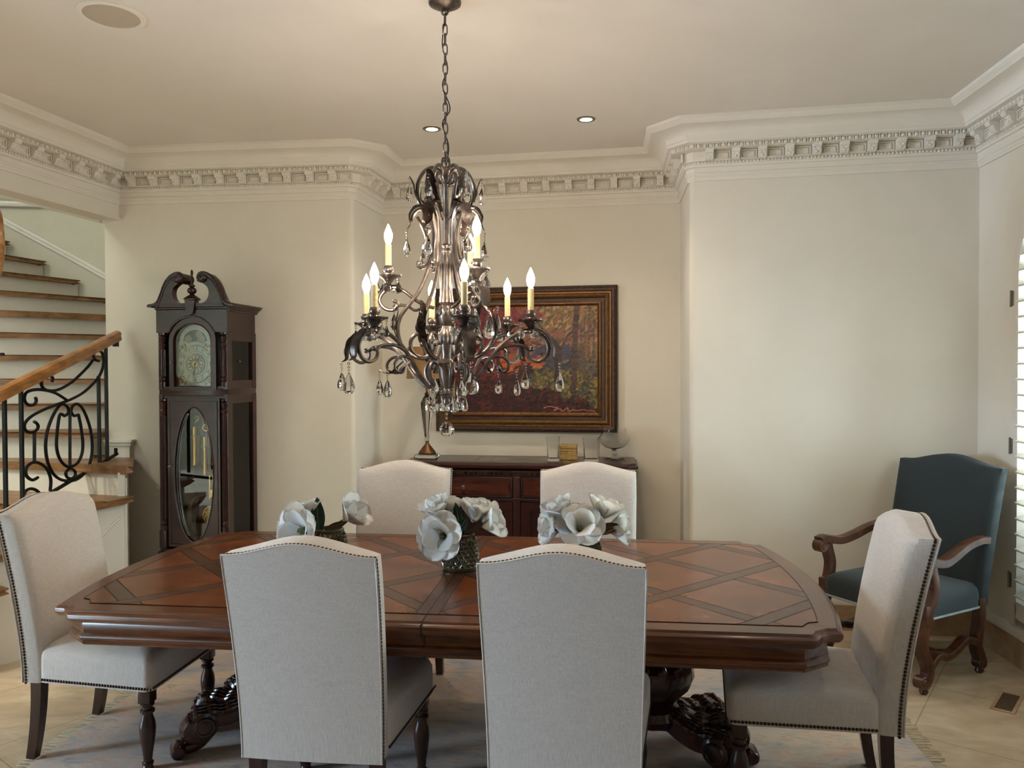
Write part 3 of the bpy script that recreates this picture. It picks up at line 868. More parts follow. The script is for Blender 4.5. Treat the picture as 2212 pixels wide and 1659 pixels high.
spots = [((-.617, 2.81), (.113, .9936), 1, 'linen dining chair with its back to the camera, left of the two nearest'),
         ((.205, 2.68), (.148, .989), 1, 'linen dining chair with its back to the camera, right of the two nearest'),
         ((-.622, 3.715), (-.113, -.9936), 1.045, 'linen dining chair across the table beside the clock side of the sideboard'),
         ((.355, 3.605), (-.1, -.995), 1.045, 'linen dining chair across the table in front of the right half of the sideboard'),
         ((-1.637, 3.306), (.993, -.117), 1, 'linen dining chair at the left end of the table near the stairs'),
         ((1.07, 2.925), (-.97, .24), 1, 'linen dining chair at the right end of the table, back lit by daylight')]
for i, (p, f_, sz, lab) in enumerate(spots):
    o = first if i == 0 else copy_tree(first)
    o.location = (p[0], p[1], .0125); o.rotation_euler = (0, 0, atan2(-f_[0], f_[1])); o.scale = (1, 1, sz); o['label'] = lab
# ================================================================== ARMCHAIR
fx, fy = -.88, -.475
ac = root('armchair', 'tall slate blue upholstered armchair with carved scroll wooden arms in the right corner', 'armchair', (2.09, 4.125, 0), atan2(-fx, fy))
bm = new()
yb = lambda z: -.235-.165*max(0, (z-.38)/.72)**1.15
zt = lambda s: 1.07+.05*(.5+.5*cos(pi*min(1, abs(s)*1.05)))
S = [-1, -.97, -.9, -.75, -.6, -.45, -.3, -.15, 0, .15, .3, .45, .6, .75, .9, .97, 1]
T = [0, .1, .2, .3, .4, .5, .6, .7, .8, .9, .95, .985, 1]
def apt(s, t, fr):
    z = .36+(zt(s)-.36)*t; x = s*(.283+.012*t)
    e = (1-min(1, (1-abs(s))/.1))**2 if abs(s) > .9 else 0; e2 = (1-min(1, (1-t)/.08))**2 if t > .92 else 0
    return V((x, yb(z)+.014*(1-s*s)-.025*min(1, e+e2), z)) if fr else V((x, yb(z)-.075, z))
Fg = [[bm.verts.new(apt(s, t, 1)) for t in T] for s in S]; Bg = [[bm.verts.new(apt(s, t, 0)) for t in T] for s in S]
for G in (Fg, Bg):
    for i in range(len(S)-1):
        for j in range(len(T)-1): bm.faces.new((G[i][j], G[i+1][j], G[i+1][j+1], G[i][j+1]))
def edge(A, B):
    for i in range(len(A)-1): bm.faces.new((A[i], A[i+1], B[i+1], B[i]))
edge(Fg[0], Bg[0]); edge(Bg[-1], Fg[-1]); edge([r[-1] for r in Bg], [r[-1] for r in Fg]); edge([r[0] for r in Fg], [r[0] for r in Bg])
mk('backrest', bm, M['blue'], ac, 50)
bm = new()
def rr2(inset, z):
    out = []; rad = .05
    for ax, ay, d in ((1, 1, 0), (-1, 1, 90), (-1, -1, 180), (1, -1, 270)):
        for i in range(7):
            t_ = radians(d+15*i); X = .285-inset-rad; Y = (.27-inset-rad) if ay > 0 else -.26+rad
            out.append(V((ax*X+rad*cos(t_), Y+rad*sin(t_), z)))
    return out
loops = [rr2(.012, .355), rr2(0, .36), rr2(-.004, .42), rr2(.004, .452), rr2(.03, .472)]
b0 = loops[-1]
for k in (.8, .5, .2): loops.append([V((p.x*k, p.y*k, .472+.03*(1-k*k))) for p in b0])
loft(bm, loops, 0, True, True, True); mk('seat', bm, M['blue'], ac, 50)
bm = new()
for z in (.358,):
    tube(bm, rr2(-.003, z)+[rr2(-.003, z)[0]], .006, 6)
mk('piping', bm, plain('pale_piping', (150, 158, 156), .8), ac)
sec = [(-.5, -.42), (-.3, -.5), (.3, -.5), (.5, -.42), (.5, .42), (.3, .5), (-.3, .5), (-.5, .42)]
def scroll_end(b, c, r, w, M4=None):
    lathe(b, [(0, -w), (r*.45, -w*1.05), (r*.55, -w*.9), (r*.9, -w*.95), (r, -w*.8), (r, w*.8), (r*.9, w*.95), (r*.55, w*.9), (r*.45, w*1.05), (0, w)], 18, Mx=Matrix.Translation(c) @ Matrix.Rotation(pi/2, 4, 'Y'))
for s in (-1, 1):
    bm = new()
    x0, x1 = s*.275, s*.305
    pts = spline([(x0, -.31, .70), (x0, -.24, .705), (s*.28, -.12, .69), (s*.29, .0, .655), (s*.3, .1, .635), (x1, .18, .645), (x1, .235, .655), (x1, .27, .645)], 5)
    tube(bm, pts, [.048+.012*(i/(len(pts)-1)) for i in range(len(pts))], sec=[(x*1.0, y*.8) for x, y in sec], up=(0, 0, 1))
    scroll_end(bm, (x1, .262, .62), .037, .03)
    ring(bm, (x1+s*.029, .262, .62), .022, .005, 'X', 14, 5)
    pts = spline([(x1, .215, .63), (x1, .2, .58), (s*.302, .185, .52), (s*.298, .2, .45), (s*.295, .225, .40)], 5)
    tube(bm, pts, .05, sec=sec, up=(1, 0, 0))
    mk('armrest', bm, M['walnut'], ac)
    bm = new()   # front leg, an S with a scroll foot
    box(bm, (s*.29, .23, .385), (.06, .06, .11), bev=.006)
    pts = spline([(s*.29, .235, .36), (s*.29, .255, .28), (s*.29, .25, .21), (s*.29, .215, .15), (s*.29, .205, .10), (s*.29, .225, .055), (s*.29, .25, .05)], 5)
    tube(bm, pts, [.058, .06]+[.056-.008*i/(len(pts)-3) for i in range(len(pts)-2)], sec=sec, up=(1, 0, 0))
    scroll_end(bm, (s*.29, .258, .062), .032, .026); lathe(bm, [(.016, 0), (.022, .012), (.018, .03)], 12, c=(s*.29, .235, 0))
    for q in ((.29, .12), (.25, .15)): pass
    mk('leg', bm, M['walnut'], ac)
    bm = new()
    pts = spline([(s*.262, -.262, .40), (s*.262, -.27, .30), (s*.262, -.25, .21), (s*.262, -.245, .14), (s*.262, -.27, .09), (s*.262, -.285, .05)], 5)
    tube(bm, pts, .052, sec=sec, up=(1, 0, 0)); scroll_end(bm, (s*.262, -.275, .058), .034, .026); lathe(bm, [(.016, 0), (.022, .012), (.018, .03)], 12, c=(s*.262, -.275, 0))
    mk('leg', bm, M['walnut'], ac)
    bm = new()   # wavy side rail
    pts = spline([(s*.29, .2, .12), (s*.285, .13, .165), (s*.282, .05, .15), (s*.278, -.03, .165), (s*.272, -.12, .2), (s*.265, -.2, .185), (s*.262, -.25, .16)], 5)
    tube(bm, pts, .046, sec=[(x*.8, y*1.1) for x, y in sec], up=(1, 0, 0)); mk('stretcher', bm, M['walnut'], ac)
bm = new()
pts = spline([(-.28, 0, .155), (-.18, .02, .135), (-.08, .005, .165), (0, 0, .185), (.08, .005, .165), (.18, .02, .135), (.28, 0, .155)], 5)
tube(bm, pts, .042, sec=sec, up=(0, 0, 1)); mk('stretcher', bm, M['walnut'], ac)
# ================================================================== GRANDFATHER CLOCK
CA = radians(-9)
ck = root('grandfather_clock', 'tall dark mahogany grandfather clock with swan neck pediment against the left wall', 'grandfather clock', (-2.048, 5.195, 0), CA)
FY = -.19; BY = .19; HW = .243
mh = M['mahog']
def rect(x0, x1, z0, z1, n=40):
    """points on a rectangle sampled by angle from its centre"""
    cx, cz = (x0+x1)/2, (z0+z1)/2; hx, hz = (x1-x0)/2, (z1-z0)/2; out = []
    ang = sorted(set([2*pi*i/n for i in range(n)]))
    for a in ang:
        c, s = cos(a)*hx, sin(a)*hz
        k = max(abs(c)/hx, abs(s)/hz); out.append((cx+c/k, cz+s/k))
    return out
def ell(cx, cz, a, b, n=40): return [(cx+a*cos(2*pi*i/n), cz+b*sin(2*pi*i/n)) for i in range(n)]
bm = new()   # carcass: back, floors, corner posts, frames
box(bm, (0, BY-.008, 1.02), (.47, .016, 1.98))
for x in (-1, 1):
    for z0, z1 in ((.40, 1.45), (1.48, 1.86)):
        sx = x*(HW-.014)
        box(bm, (sx, FY+.03, (z0+z1)/2), (.028, .06, z1-z0)); box(bm, (sx, BY-.025, (z0+z1)/2), (.028, .05, z1-z0))
        box(bm, (sx, .005, z1-.03), (.026, .268, .06)); box(bm, (sx, .005, z0+.03), (.026, .268, .06))
    box(bm, (x*(HW-.008), 0, 1.93), (.016, .36, .16))
box(bm, (0, 0, 1.465), (2*HW, .38, .05), bev=.006); box(bm, (0, 0, 1.435), (2*HW-.02, .365, .02))
box(bm, (0, 0, .415), (2*HW, .38, .04), bev=.006)
box(bm, (0, FY+.02, 1.487), (2*HW-.01, .03, .03))
mk('case', bm, mh, ck)
bm = new(); box(bm, (0, 0, .23), (.50, .395, .36), bev=.006); box(bm, (0, -.01, .035), (.54, .43, .07), bev=.012); box(bm, (0, 0, .405), (.52, .41, .03), bev=.01)
ringplate(bm, rect(-.2, .2, .1, .36), rect(-.17, .17, .13, .33), FY-.02, FY)
mk('plinth', bm, mh, ck)
# hood frieze with the arch cut out
arcA = [(.168*cos(pi-pi*i/16), 1.80+.158*sin(pi-pi*i/16)) for i in range(17)]
arcA = [(-.172, 1.853)]+[p for p in arcA if p[1] > 1.856]+[(.172, 1.853)]
bm = new(); prism(bm, [(-HW-.006, 1.853)]+arcA+[(HW+.006, 1.853), (HW+.006, 2.0), (-HW-.006, 2.0)], FY-.012, FY+.02, axes='xz')
tube(bm, [V((p[0], FY-.012, p[1])) for p in arcA], .006, 6)
mk('frieze', bm, mh, ck)
bm = new()   # side and front cornice
for z, e in ((1.99, .012), (2.003, .02), (2.016, .032), (2.028, .042)):
    box(bm, (0, .0, z+.007), (2*(HW+e), .38+e, .014), bev=.003, seg=1)
mk('cornice', bm, mh, ck)
outer = [(-.30, 2.031), (-.262, 2.037), (-.234, 2.055), (-.218, 2.085), (-.203, 2.12), (-.19, 2.155), (-.17, 2.19), (-.145, 2.217), (-.115, 2.234), (-.085, 2.24), (-.062, 2.232), (-.052, 2.212), (-.058, 2.19), (-.08, 2.175)]
innr = [(-.09, 2.168), (-.118, 2.145), (-.128, 2.112), (-.122, 2.078), (-.104, 2.054), (-.075, 2.042), (-.035, 2.046), (-.035, 2.025), (-.3, 2.025)]
def sm(P, n=3): return [(p.x, p.y) for p in spline([(a, b, 0) for a, b in P], n)]
for s in (-1, 1):
    bm = new()
    poly = [(s*-a, b) for a, b in sm(outer)+sm(innr[:7])+innr[7:]]
    prism(bm, poly, FY-.02, FY+.03, axes='xz')
    oc = [(s*-a, b) for a, b in sm(outer[:-2])]
    for d, yy, rr in ((0, FY-.022, .008), (.014, FY-.022, .006), (.03, FY-.021, .005)):
        q = spline([(a*(1-.0), yy, b-d) if i > 4 else (a, yy, b-d*(i/5)) for i, (a, b) in enumerate(oc)], 1)
        tube(bm, q, rr, 6)
    # moulded top that runs back over the hood
    L = [[V((a, FY-.034, b)), V((a, FY+.055, b)), V((a, FY+.055, b-.012)), V((a, FY-.034, b-.012))] for a, b in oc]
    loft(bm, L)
    lathe(bm, [(0, -.06), (.02, -.06), (.03, -.056), (.034, -.05), (.034, .09), (0, .09)], 18, Mx=Matrix.Translation((s*.083, FY+.02, 2.207)) @ Matrix.Rotation(-pi/2, 4, 'X'))
    ring(bm, (s*.083, FY-.04, 2.207), .02, .005, 'Y', 16, 6); ball(bm, (s*.083, FY-.04, 2.207), .008)
    mk('pediment_scroll', bm, mh, ck)
bm = new()
prism(bm, [(-.036, 2.06), (-.022, 1.975), (0, 1.965), (.022, 1.975), (.036, 2.06)], FY-.03, FY+.02, axes='xz')
box(bm, (0, FY, 2.07), (.088, .06, .014), bev=.004)
lathe(bm, [(.045, 2.078), (.03, 2.09), (.018, 2.096), (.014, 2.102), (.026, 2.112), (.03, 2.125), (.026, 2.138), (.012, 2.146), (.02, 2.155), (.02, 2.16), (.01, 2.166), (.007, 2.19), (.005, 2.225), (.009, 2.235), (.008, 2.25), (.002, 2.262)], 16, c=(0, FY, 0))
mk('finial', bm, mh, ck)
def column(x, y, z0, z1):
    b = new(); h = z1-z0; r = .021
    pr = [(r*1.15, 0), (r*1.15, .03), (r*.85, .034), (r*1.1, .045), (r*1.1, .055), (r*.8, .062), (r*.95, .07)]
    lathe(b, [(a, z0+q) for a, q in pr], 16, c=(x, y, 0)); 
    lathe(b, [(r*.95, z1-.11), (r*.75, z1-.105), (r*1.1, z1-.085), (r*1.15, z1-.075), (r*.8, z1-.065), (r*.9, z1-.06), (r*1.2, z1-.03), (r*.8, z1-.02), (r*1.15, z1-.012), (r*1.15, z1)], 16, c=(x, y, 0))
    n = 48; lp = []
    for zz, k in ((z0+.07, 1), (z1-.11, .93)):
        lp.append([V((x+(r*k*(.9+.1*cos(12*2*pi*i/n)))*cos(2*pi*i/n), y+(r*k*(.9+.1*cos(12*2*pi*i/n)))*sin(2*pi*i/n), zz)) for i in range(n)])
    loft(b, lp); return b
for x in (-.217, .217):
    mk('column', column(x, FY+.006, 1.50, 1.853), mh, ck); mk('column', column(x, FY+.006, .56, 1.42), mh, ck)
    bm = new(); box(bm, (x, FY+.01, .50), (.05, .05, .12), bev=.004); mk('column_block', bm, mh, ck)
# hood door with arched opening
def arch(hw, zb, zs, rz, n=16, bot=8):
    pts = [(hw-2*hw*i/bot, zb) for i in range(bot)]   # bottom right->left
    pts += [(-hw, zb+(zs-zb)*i/4) for i in range(4)]
    pts += [(hw*cos(pi-pi*i/n), zs+rz*sin(pi-pi*i/n)) for i in range(n+1)]
    pts += [(hw, zs-(zs-zb)*i/4) for i in range(1, 4)]
    return pts
bm = new(); ringplate(bm, arch(.165, 1.475, 1.80, .152), arch(.130, 1.500, 1.797, .112), FY-.005, FY+.015)
L = arch(.133, 1.497, 1.797, .115); tube(bm, [V((p[0], FY-.005, p[1])) for p in L+[L[0]]], .004, 5)
hd = mk('hood_door', bm, mh, ck)
bm = new(); prism(bm, arch(.132, 1.499, 1.797, .114)[::1], FY+.004, FY+.007, axes='xz'); mk('glass', bm, M['pane'], hd)
bm = new(); ball(bm, (-.148, FY-.012, 1.66), .006); mk('knob', bm, M['brass'], hd)
# dial
DY = FY+.03
bm = new(); prism(bm, [(-.127, 1.505), (.127, 1.505), (.127, 1.794), (-.127, 1.794)], DY, DY+.004, axes='xz')
lun = [(-.118, 1.79)]+[(.112*cos(pi-pi*i/20), 1.795+.108*sin(pi-pi*i/20)) for i in range(21)]+[(.118, 1.79)]
prism(bm, lun, DY+.0005, DY+.0045, axes='xz')
dl_ = mk('dial', bm, M['silver'], ck)
CZ = 1.648
bm = new()
for r_, t_ in ((.124, .002), (.122, .0012), (.085, .0012), (.068, .003)): ring(bm, (0, DY-.001, CZ), r_, t_, 'Y', 48, 5)
for sx in (-1, 1):
    for sz in (-1, 1):
        cx, cz = sx*.108, CZ+sz*.122
        for a in range(3):
            q = [(cx-sx*.02*a*cos(u)-sx*.004, DY-.002, cz-sz*.02*a*sin(u)-sz*.004) for u in [pi/2*i/8 for i in range(9)]]
            tube(bm, q, .0028, 5)
        ring(bm, (cx-sx*.01, DY-.002, cz-sz*.006), .008, .0025, 'Y', 10, 5); ring(bm, (cx-sx*.034, DY-.002, cz+sz*.004), .007, .0022, 'Y', 10, 5); ring(bm, (cx+sx*.004, DY-.002, cz-sz*.034), .007, .0022, 'Y', 10, 5)
for i in range(12):
    a = 2*pi*i/12+.2; ring(bm, (.045*cos(a), DY-.002, CZ+.045*sin(a)), .013, .0022, 'Y', 10, 5); ring(bm, (.026*cos(a+.26), DY-.002, CZ+.026*sin(a+.26)), .009, .002, 'Y', 8, 5)
ring(bm, (0, DY-.002, CZ), .014, .004, 'Y', 14, 6)
mk('spandrel', bm, M['brass'], dl_)
def textmesh(txt, size, z, x, y, rot=0):
    cu = bpy.data.curves.new('t', 'FONT'); cu.body = txt; cu.size = size; cu.align_x = 'CENTER'; cu.align_y = 'CENTER'; cu.extrude = .0006
    o = bpy.data.objects.new('t', cu); COL.objects.link(o)
    bpy.context.view_layer.update()
    me = bpy.data.meshes.new_from_object(o.evaluated_get(bpy.context.evaluated_depsgraph_get()))
    bpy.data.objects.remove(o); bpy.data.curves.remove(cu)
    me.transform(Matrix.Translation((x, y, z)) @ Matrix.Rotation(rot, 4, 'Y') @ Matrix.Rotation(pi/2, 4, 'X'))
    return me
bm = new()
for i in range(1, 13):
    a = pi/2-2*pi*i/12
    me = textmesh(str(i), .040, CZ+.103*sin(a), .103*cos(a), DY-.001); bm.from_mesh(me); bpy.data.meshes.remove(me)
for i in range(60):
    a = 2*pi*i/60; box(bm, (.119*cos(a), DY-.001, CZ+.119*sin(a)), (.004, .001, .0015), R=Matrix.Rotation(-a, 3, 'Y'))
for i in range(13):
    a = pi*(.06+.88*i/12); box(bm, (.1*cos(a), DY-.0006, 1.795+.096*sin(a)), (.008, .001, .003), R=Matrix.Rotation(-a, 3, 'Y'))
mk('numerals', bm, plain('numeral_grey', (62, 58, 52), .5), dl_, flat=True)
bm = new(); L = [(.083*cos(pi-pi*i/20), 1.797+.075*sin(pi-pi*i/20)) for i in range(21)]; prism(bm, L, DY-.0012, DY, axes='xz')
moon = mk('moon_disc', bm, plain('night_blue', (24, 34, 56), .5), dl_)
bm = new()
lathe(bm, [(0, .002), (.024, .002), (.024, -.001), (0, -.001)], 20, Mx=Matrix.Translation((.03, DY-.002, 1.842)) @ Matrix.Rotation(pi/2, 4, 'X'))
for s in (-1, 1): lathe(bm, [(0, .003), (.026, .003), (.026, -.001), (0, -.001)], 20, Mx=Matrix.Translation((s*.046, DY-.002, 1.812)) @ Matrix.Rotation(pi/2, 4, 'X'))
mk('moon', bm, plain('moon_ivory', (150, 140, 112), .5), dl_)
bm = new()
def hand(a, l, w):
    R = Matrix.Rotation(a, 3, 'Y')
    prism_pts = [(-w, -.01), (-w*.5, l*.35), (-w*1.6, l*.5), (-w*.4, l*.7), (0, l), (w*.4, l*.7), (w*1.6, l*.5), (w*.5, l*.35), (w, -.01)]
    q = [R @ V((x, 0, z)) for x, z in prism_pts]
    prism(bm, [(p.x, p.z+CZ) for p in q], DY-.008, DY-.006, axes='xz')
hand(radians(189), .118, .0035); hand(radians(36), .075, .0045)
ball(bm, (0, DY-.008, CZ), .006); mk('hands', bm, M['black'], dl_)
# trunk door with oval window
bm = new(); ringplate(bm, rect(-.185, .185, .45, 1.425, 64), ell(.0, .925, .135, .438, 64), FY, FY+.02)
ol = ell(0, .925, .138, .441, 64); tube(bm, [V((p[0], FY-.001, p[1])) for p in ol+[ol[0]]], .005, 6)
rl = [(-.168, .47), (-.168, 1.405), (.168, 1.405), (.168, .47), (-.168, .47)]; tube(bm, [V((p[0], FY-.0005, p[1])) for p in rl], .003, 4)
td = mk('trunk_door', bm, mh, ck)
bm = new(); prism(bm, ell(0, .925, .137, .44, 64), FY+.008, FY+.011, axes='xz'); mk('glass', bm, M['pane'], td)
bm = new()
L = [[V((sx*.137*1.0*cos(a)*k, FY-.0, .925+.44*sin(a)*k)) for k in (.985, .93)] for sx in (1,) for a in []]
for off in (0, .02):
    pts = [V((-(.128-off)*cos(a), FY+.0065, .925+.425*sin(a))) for a in [radians(-70+140*i/20) for i in range(21)]]
    tube(bm, pts, .0045 if off == 0 else .003, 5)
mk('bevelled_edge', bm, M['glass'], td)
bm = new(); tube(bm, [(-.15, FY-.004, .985), (-.15, FY-.02, .985), (-.17, FY-.024, .98)], .003, 6); mk('key', bm, M['brass'], td)
for s in (-1, 1):
    for z0, z1 in ((.46, 1.39), (1.54, 1.80)):
        bm = new(); box(bm, (s*(HW-.016), .01, (z0+z1)/2), (.004, .28, z1-z0)); g = mk('side_glass', bm, M['pane'], ck)
        if z0 > 1: 
            bm = new(); ball(bm, (s*(HW-.006), -.02, 1.665), .006); mk('knob', bm, M['brass'], ck)
    bm = new(); box(bm, (s*(HW-.03), .01, 1.1), (.003, .30, 1.4)); mk('side_lining', bm, plain('side_cloth', (88, 76, 68), .85, 0, .02), ck)
def weight(x, zt, y):
    b = new(); zb = zt-.252
    lathe(b, [(.003, zb-.006), (.0305, zb-.004), (.0305, zb+.002), (.0285, zb+.004), (.0285, zt-.09), (.0292, zt-.088), (.0292, zt-.05), (.0285, zt-.048), (.0285, zt-.006), (.0305, zt-.004), (.0305, zt), (.004, zt+.003)], 24, c=(x, y, 0))
    for i in range(20): ball(b, (x+.029*cos(i*2*pi/20), y+.029*sin(i*2*pi/20), zt-.069+.008*(i % 2)), .005, u=5, v=4)
    lathe(b, [(.003, zt), (.003, zt+.035)], 8, c=(x, y, 0)); lathe(b, [(.006, zt+.01), (.008, zt+.016), (.004, zt+.02)], 10, c=(x, y, 0))
    ring(b, (x, y, zt+.057), .021, .004, 'Y', 20, 6)
    for a in (0, pi/2): tube(b, [(x-.02*cos(a), y, zt+.057-.02*sin(a)), (x+.02*cos(a), y, zt+.057+.02*sin(a))], .0025, 5)
    for sx in (-.02, .02): tube(b, [(x+sx, y, zt+.057), (x+sx, y, 1.42)], .0008, 4)
    return b
for x, zt in ((-.038, 1.235), (.034, 1.17), (.095, 1.24)): mk('weight', weight(x, zt, FY+.09), M['brass'], ck)
bm = new()
box(bm, (.05, FY+.15, .98), (.012, .004, .62)); 
for sx in (-.028, .028): box(bm, (.05+sx, FY+.15, .88), (.008, .004, .28))
box(bm, (.05, FY+.15, .78), (.07, .004, .05))
lathe(bm, [(0, -.006), (.05, -.009), (.062, -.006), (.069, -.002), (.069, .004), (0, .006)], 32, Mx=Matrix.Translation((.045, FY+.145, .632)) @ Matrix.Rotation(pi/2, 4, 'X') @ Matrix.Scale(-1, 4, (0, 0, 1)))
for k in range(26):
    a = k*2.4; r_ = .052*sqrt(k/26); ring(bm, (.045+r_*cos(a), FY+.136, .632+r_*sin(a)), .009, .003, 'Y', 8, 5)
ring(bm, (.045, FY+.138, .632), .066, .004, 'Y', 36, 6)
mk('pendulum', bm, M['brass'], ck)
bm = new(); prism(bm, [( -.03+.085*cos(a)-.045, .63+.125*sin(a)) for a in [radians(100+160*i/16) for i in range(17)]]+[(-.03+.055*cos(a)-.045+.0, .63+.125*sin(a)) for a in [radians(260-160*i/16) for i in range(17)]], FY+.17, FY+.174, axes='xz')
mk('crescent', bm, M['gilt'], ck)
bm = new()
for i in range(9): tube(bm, [(.01+.016*i, FY+.2, 1.38), (.01+.016*i, FY+.2, .80+.03*i)], .004, 6)
mk('chime_rods', bm, M['brass'], ck)
# ================================================================== SIDEBOARD
sb = root('sideboard', 'long dark mahogany sideboard with herringbone drawers in the wall recess', 'sideboard', (.06, 5.395, 0), radians(-8.0))
bm = new()
ov = [(-.81, -.17), (-.745, -.235), (.745, -.235), (.81, -.17), (.81, .235), (-.81, .235)]
loft(bm, [[V((x, y, z)) for x, y in offset_poly(ov, d)] for z, d in ((.915, .06), (.92, .03), (.935, .012), (.94, .0), (.955, -.0), (.96, .012), (.968, .016), (.975, .02))])
def inl(p, q): 
    d = V((q[0]-p[0], q[1]-p[1])); box(bm, ((p[0]+q[0])/2, (p[1]+q[1])/2, .9752), (d.length, .003, .0008), 1, R=Matrix.Rotation(atan2(d.y, d.x), 3, 'Z'))
for a, b in (((-.7, -.17), (.7, -.17)), ((-.7, .19), (.7, .19)), ((-.7, -.17), (-.7, .19)), ((.7, -.17), (.7, .19)), ((.3, -.17), (.3, .19)), ((.2, -.17), (.2, .19)), ((-.2, -.17), (-.2, .19)), ((-.3, -.17), (-.3, .19)), ((-.2, -.17), (.2, .19)), ((-.2, .19), (.2, -.17))): inl(a, b)
mk('top', bm, [M['mahog'], M['groove']], sb)
bm = new()
box(bm, (0, .01, .49), (1.5, .43, .80)); box(bm, (0, -.0, .05), (1.56, .45, .1), bev=.012)
box(bm, (0, -.002, .725), (1.53, .44, .018), bev=.004)
for i in range(42): box(bm, (-.72+i*.0351, -.212, .9), (.022, .014, .022))
for s in (-1, 1): box(bm, (s*.735, -.205, .49), (.05, .03, .76), bev=.006); box(bm, (s*.74, -.2, .745), (.05, .06, .05), bev=.015)
box(bm, (0, -.208, .49), (.045, .02, .78), bev=.004)
mk('body', bm, M['mahog'], sb)
hb = wood('herringbone_veneer', (52, 20, 13), (104, 48, 32), .26)
for x0, x1 in ((-.70, -.03), (.03, .70)):
    bm = new(); xc = (x0+x1)/2
    box(bm, (xc, -.212, .81), (x1-x0, .02, .125), bev=.004)
    for zz, hh in ((.747, .008), (.873, .008)): box(bm, (xc, -.222, zz), (x1-x0, .012, hh), bev=.003)
    for xx in (x0+.004, x1-.004): box(bm, (xx, -.222, .81), (.008, .012, .13), bev=.003)
    d = mk('drawer', bm, M['mahog'], sb)
    bm = new(); n = 20; w = (x1-x0-.02)/n
    for i in range(n):
        for r_, s in ((0, 1), (1, -1)):
            sg = 1 if i < n/2 else -1
            xa = x0+.01+w*i; za = .755+.055*r_; e = .02*s*sg
            b4 = [(xa-e+.0004, za+.0006), (xa+w-e-.0006, za+.0006), (xa+w+e-.0006, za+.0545), (xa+e+.0004, za+.0545)]
            b4 = [(min(max(p, x0+.01), x1-.01), q) for p, q in b4]
            if b4[1][0]-b4[0][0] > .004: prism(bm, b4, -.2245-.0006*(i % 3), -.22, axes='xz')
    mk('veneer', bm, hb, d, flat=True)
    bm = new(); lathe(bm, [(.006, 0), (.006, .012), (.013, .018), (.014, .024), (.008, .029), (0, .03)], 14, Mx=Matrix.Translation((xc, -.224, .81)) @ Matrix.Rotation(pi/2, 4, 'X')); mk('knob', bm, M['bronze'], d)
for x0, x1 in ((-.70, -.372), (-.362, -.03), (.03, .362), (.372, .70)):
    bm = new(); xc = (x0+x1)/2
    ringplate(bm, rect(x0, x1, .11, .71), rect(x0+.05, x1-.05, .16, .66), -.222, -.2); box(bm, (xc, -.206, .41), (x1-x0-.08, .01, .52))
    ringplate(bm, rect(x0+.046, x1-.046, .156, .664), rect(x0+.058, x1-.058, .168, .652), -.226, -.21)
    for s in (-1, 1):
        for k in range(3): box(bm, (xc+s*(.03+.028*k), -.212, .41+.09*(1-k)), (.004, .003, .36-.08*k), R=Matrix.Rotation(radians(24*s), 3, 'Y'))
    d = mk('door', bm, M['mahog'], sb)
    s = 1 if x0 in (-.70, .03) else -1
    bm = new(); ball(bm, ((x1-.03) if s > 0 else (x0+.03), -.232, .45), .011); mk('knob', bm, M['bronze'], d)
# ================================================================== PAINTING
wl = (V(Dcn)-V(Ccn)).normalized()            # along the recess wall
pa = atan2(wl.y, wl.x)
pc = V((.1, 5.487+.177*(1.202-.1), 0)); wn = V((wl.y, -wl.x))
pc2 = V((pc.x+wn.x*.003, pc.y+wn.y*.003, 1.679))
pt_ = root('framed_painting', 'oil painting of autumn woods in a wide dark gilt frame above the sideboard', 'painting', (pc2.x, pc2.y, pc2.z), pa)
PW, PH = .675, .533
fo = [(a*1.12, b) for a, b in [(0, .0), (.0, .035), (.006, .046), (.02, .05), (.034, .046), (.04, .038), (.05, .036), (.056, .042), (.066, .044), (.076, .04), (.082, .03), (.1, .026), (.108, .03), (.116, .03), (.124, .022), (.13, .016)]]
def frame_loops(bm, prof, mi):
    lp = []
    for d, h in prof:
        x, z = PW-d, PH-d
        lp.append([V((-x, -h, -z)), V((x, -h, -z)), V((x, -h, z)), V((-x, -h, z))])
    loft(bm, lp, mi, True, False, False)
bm = new(); frame_loops(bm, fo[:6], 0); frame_loops(bm, fo[5:11], 1); frame_loops(bm, fo[10:13], 0); frame_loops(bm, fo[12:], 1)
rnd = random.Random(5)
for side in range(4):
    n = 60 if side % 2 == 0 else 46
    for i in range(n):
        u = -1+2*(i+.5)/n
        p = [(u*(PW-.03), -.049, -(PH-.019)), ((PW-.019), -.049, u*(PH-.03)), (u*(PW-.03), -.049, (PH-.019)), (-(PW-.019), -.049, u*(PH-.03))][side]
        R = Matrix.Rotation(radians(35 if i % 2 else -35)+(pi/2 if side % 2 else 0), 3, 'Y')
        ball(bm, p, .009, sx=1.4, sy=.5, sz=.55, u=6, v=4, R=R)
mk('frame', bm, [M['framedark'], M['gold']], pt_, angle=25)
NX, NZ = 190, 140
rnd = random.Random(11)
img = [[(60, 30, 30)]*NX for _ in range(NZ)]
